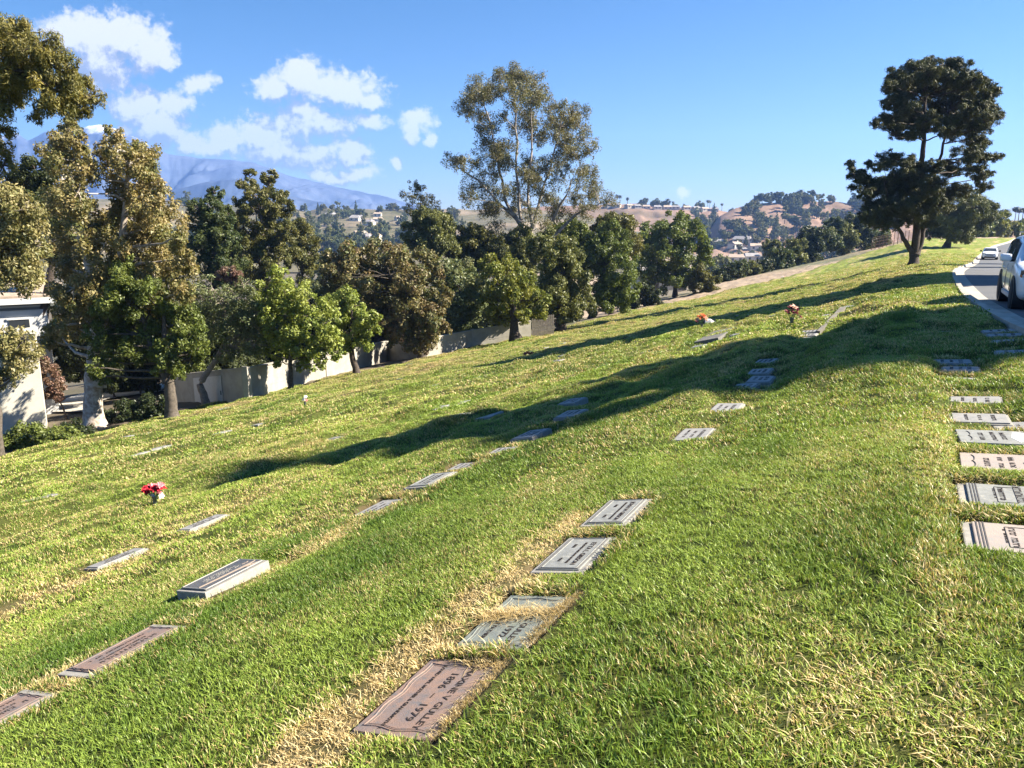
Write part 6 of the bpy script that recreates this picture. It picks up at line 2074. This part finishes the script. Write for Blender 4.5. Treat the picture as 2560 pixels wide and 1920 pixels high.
def bouquet(label, px, row, h, heads, vase=True, lean=(0, 0)):
    q = hit(px, row)
    b = np.array([q[0], q[1], gz_at(q[0], q[1])])
    root = empty('flower_bouquet', tuple(b))
    tag(root, label, 'flowers')
    if vase:
        MB().tube([(0, 0, -.05), (lean[0] * .15, lean[1] * .15, h * .15), (lean[0] * .4, lean[1] * .4, h * .38)], [h * .05, h * .08, h * .12], 10).build('vase', FOIL_M, root, True)
    lf = MB()
    for k in range(26):
        a = RNG.uniform(0, 6.28); z = h * RNG.uniform(.28, .66); r = h * RNG.uniform(.05, .28)
        c = np.array([math.cos(a) * r, math.sin(a) * r, z]); d = np.array([math.cos(a), math.sin(a), RNG.uniform(-.4, .6)]) * h * .16
        s_ = np.cross(d, [0, 0, 1]) * .28
        lf.add([c, c + d * .5 - s_, c + d, c + d * .5 + s_], [(0, 1, 2, 3)])
    lf.build('leaves', LEAF_D, root)
    st_ = MB()
    for (dx, dz, r, m) in heads:
        dy = RNG.uniform(-.12, .12) * h
        st_.tube([(0, 0, h * .2), (dx * h * .5, dy * .5, h * (.2 + dz) / 2), (dx * h, dy, dz * h)], [.006, .005, .004], 5)
        fm = MB()
        flower_head(fm, (dx * h, dy, dz * h), r * h, (dx * .6 + .25, -.45, .75))
        fm.build('flower', m, root)
    st_.build('stems', STEM_M, root)
    return root


bouquet('red artificial flower bouquet standing in the grass on the left', 154.5, 498, .34,
        [(-.36, .68, .26, PET_RED), (-.18, .78, .26, PET_RED), (-.02, .86, .22, PET_PINK), (.12, .80, .24, PET_RED), (.30, .84, .27, PET_RED), (.36, .98, .22, PET_PINK), (-.30, .58, .18, PET_RED), (.24, .62, .16, PET_PINK), (.34, .42, .16, PET_WHITE), (-.05, .44, .12, PET_WHITE)])
bouquet('orange and peach flower bouquet on the sunny slope right of centre', 701.5, 332, .52,
        [(-.32, .62, .2, PET_PEACH), (-.1, .78, .22, PET_OR), (.05, .9, .24, PET_OR), (.18, .78, .2, PET_PEACH), (-.22, .8, .18, PET_OR), (.25, .62, .18, PET_PEACH), (-.35, .48, .16, PET_MAROON)])
bouquet('dark maroon flower bouquet with peach top on the sunny slope', 791.5, 324, .52,
        [(-.3, .72, .2, PET_MAROON), (-.1, .86, .22, PET_MAROON), (.08, .92, .22, PET_PEACH), (.24, .8, .2, PET_MAROON), (.0, .66, .2, PET_MAROON), (.18, .62, .18, PET_MAROON), (-.2, .6, .16, PET_MAROON), (.42, .42, .14, PET_MAROON)])
bouquet('fallen reddish bouquet lying on the lawn at the tip of a shadow', 531, 352.5, .5, [(-.6, .16, .28, PET_MAROON), (-.3, .24, .3, PET_OR), (.1, .25, .28, PET_MAROON), (.5, .28, .22, PET_MAROON), (-.1, .15, .24, PET_RED)], vase=False)
bouquet('tiny white flower bouquet far down the sunny lawn', 632, 309.5, .55, [(-.2, .6, .2, PET_WHITE), (.1, .8, .2, PET_WHITE), (.25, .6, .18, PET_WHITE)])
bouquet('pair of small white flowers on the lawn below the dry bank', 783, 281, .7, [(-.3, .7, .2, PET_WHITE), (.0, .8, .2, PET_WHITE), (.3, .75, .2, PET_PEACH)])
bouquet('tiny white flower vase on the lower lawn near the slim young tree', 305, 402.5, .42, [(-.1, .6, .2, PET_WHITE), (.1, .85, .2, PET_WHITE), (.1, .5, .16, PET_PINK)])

q = hit(709.5, 328)
b = np.array([q[0], q[1], gz_at(q[0], q[1])])
wr_ = empty('paper_wrap', tuple(b))
tag(wr_, 'white paper flower wrap lying right of the orange bouquet', 'flower wrap')
mb = MB()
mb.tube([(-.20, 0, .10), (0, 0, .10), (.24, .03, .07)], [.10, .14, .02], 8)
mb.build('paper', PET_WHITE, wr_, False)
MB().tube([(-.24, 0, .10), (-.18, 0, .10)], [.05, .09], 8).build('ribbon', mat_simple('purple_ribbon', (.12, .06, .16), .6), wr_)

# dark beam painting the shadow line of the cut sod by the stepped stack, and the bare grey plot left of it
pa, pb = hit(820, 331), hit(846, 307)
pa[2], pb[2] = z_base(pa[0], pa[1]), z_base(pb[0], pb[1])
eg = empty('cut_edge_shadow', tuple(pa))
tag(eg, 'long dark strip painted for the shadow of the cut turf edge beside the stepped grave markers', 'edge shadow')
d = (pb - pa); n_ = np.array([-d[1], d[0], 0]) / np.linalg.norm(d[:2])
MB().prism([(0, 0, -.2), tuple(d + [0, 0, -.2]), tuple(d + n_ * .16 + [0, 0, -.2]), tuple(n_ * .07 + np.array([0, 0, -.2]))], (0, 0, .20)).build('edge_shadow_beam', mat_simple('sod_shadow', (.17, .155, .13), .9, noise=.4, nscale=4), eg)
q = hit(716, 336)
gp = empty('grave_plot', (q[0], q[1], gz_at(q[0], q[1]) - .02), math.atan2(UD[1], UD[0]))
tag(gp, 'bare grey grave plot with thin dead grass above the whitish markers', 'grave plot')
sl_ = float(z_base(q[0] + .5 * VD[0], q[1] + .5 * VD[1]) - z_base(q[0] - .5 * VD[0], q[1] - .5 * VD[1]))
mb = MB()
R_ = Matrix.Rotation(-math.atan(sl_), 4, 'X')
mb.box(-1.3, 1.3, -.36, .36, -.1, .03, R_)
mb.build('slab', mat_simple('grey_gravel', (.20, .19, .17), .95, noise=.5, nscale=20, bump=.8), gp, bevel=.02)

# ------------------------------------------------------------------ the air of the valley
zmin = float(min(GV[:, 2].min(), -25)) - 16
hz = MB().box(-6400, 6400, -9200, 9200, zmin, 640).build('haze', None) if False else None
me = bpy.data.meshes.new('haze')
x_, y_ = 6000, 6000
me.from_pydata([(a * x_, b * y_, c) for c in (zmin, 640) for b in (-1, 1) for a in (-1, 1)], [], [(0, 2, 3, 1), (4, 5, 7, 6), (0, 1, 5, 4), (2, 6, 7, 3), (0, 4, 6, 2), (1, 3, 7, 5)])
m = bpy.data.materials.new('haze_air'); m.use_nodes = True
nt = m.node_tree; nt.nodes.clear()
pv = N(nt, 'ShaderNodeVolumePrincipled', inp={'Color': (.26, .47, 1.0, 1), 'Density': 0.00014, 'Anisotropy': 0.2})
oo = nt.nodes.new('ShaderNodeOutputMaterial')
nt.links.new(pv.outputs[0], oo.inputs['Volume'])
me.materials.append(m)
hzo = link_mesh('haze', me)
tag(hzo, 'thin blue haze filling the valley', 'haze', kind='stuff')
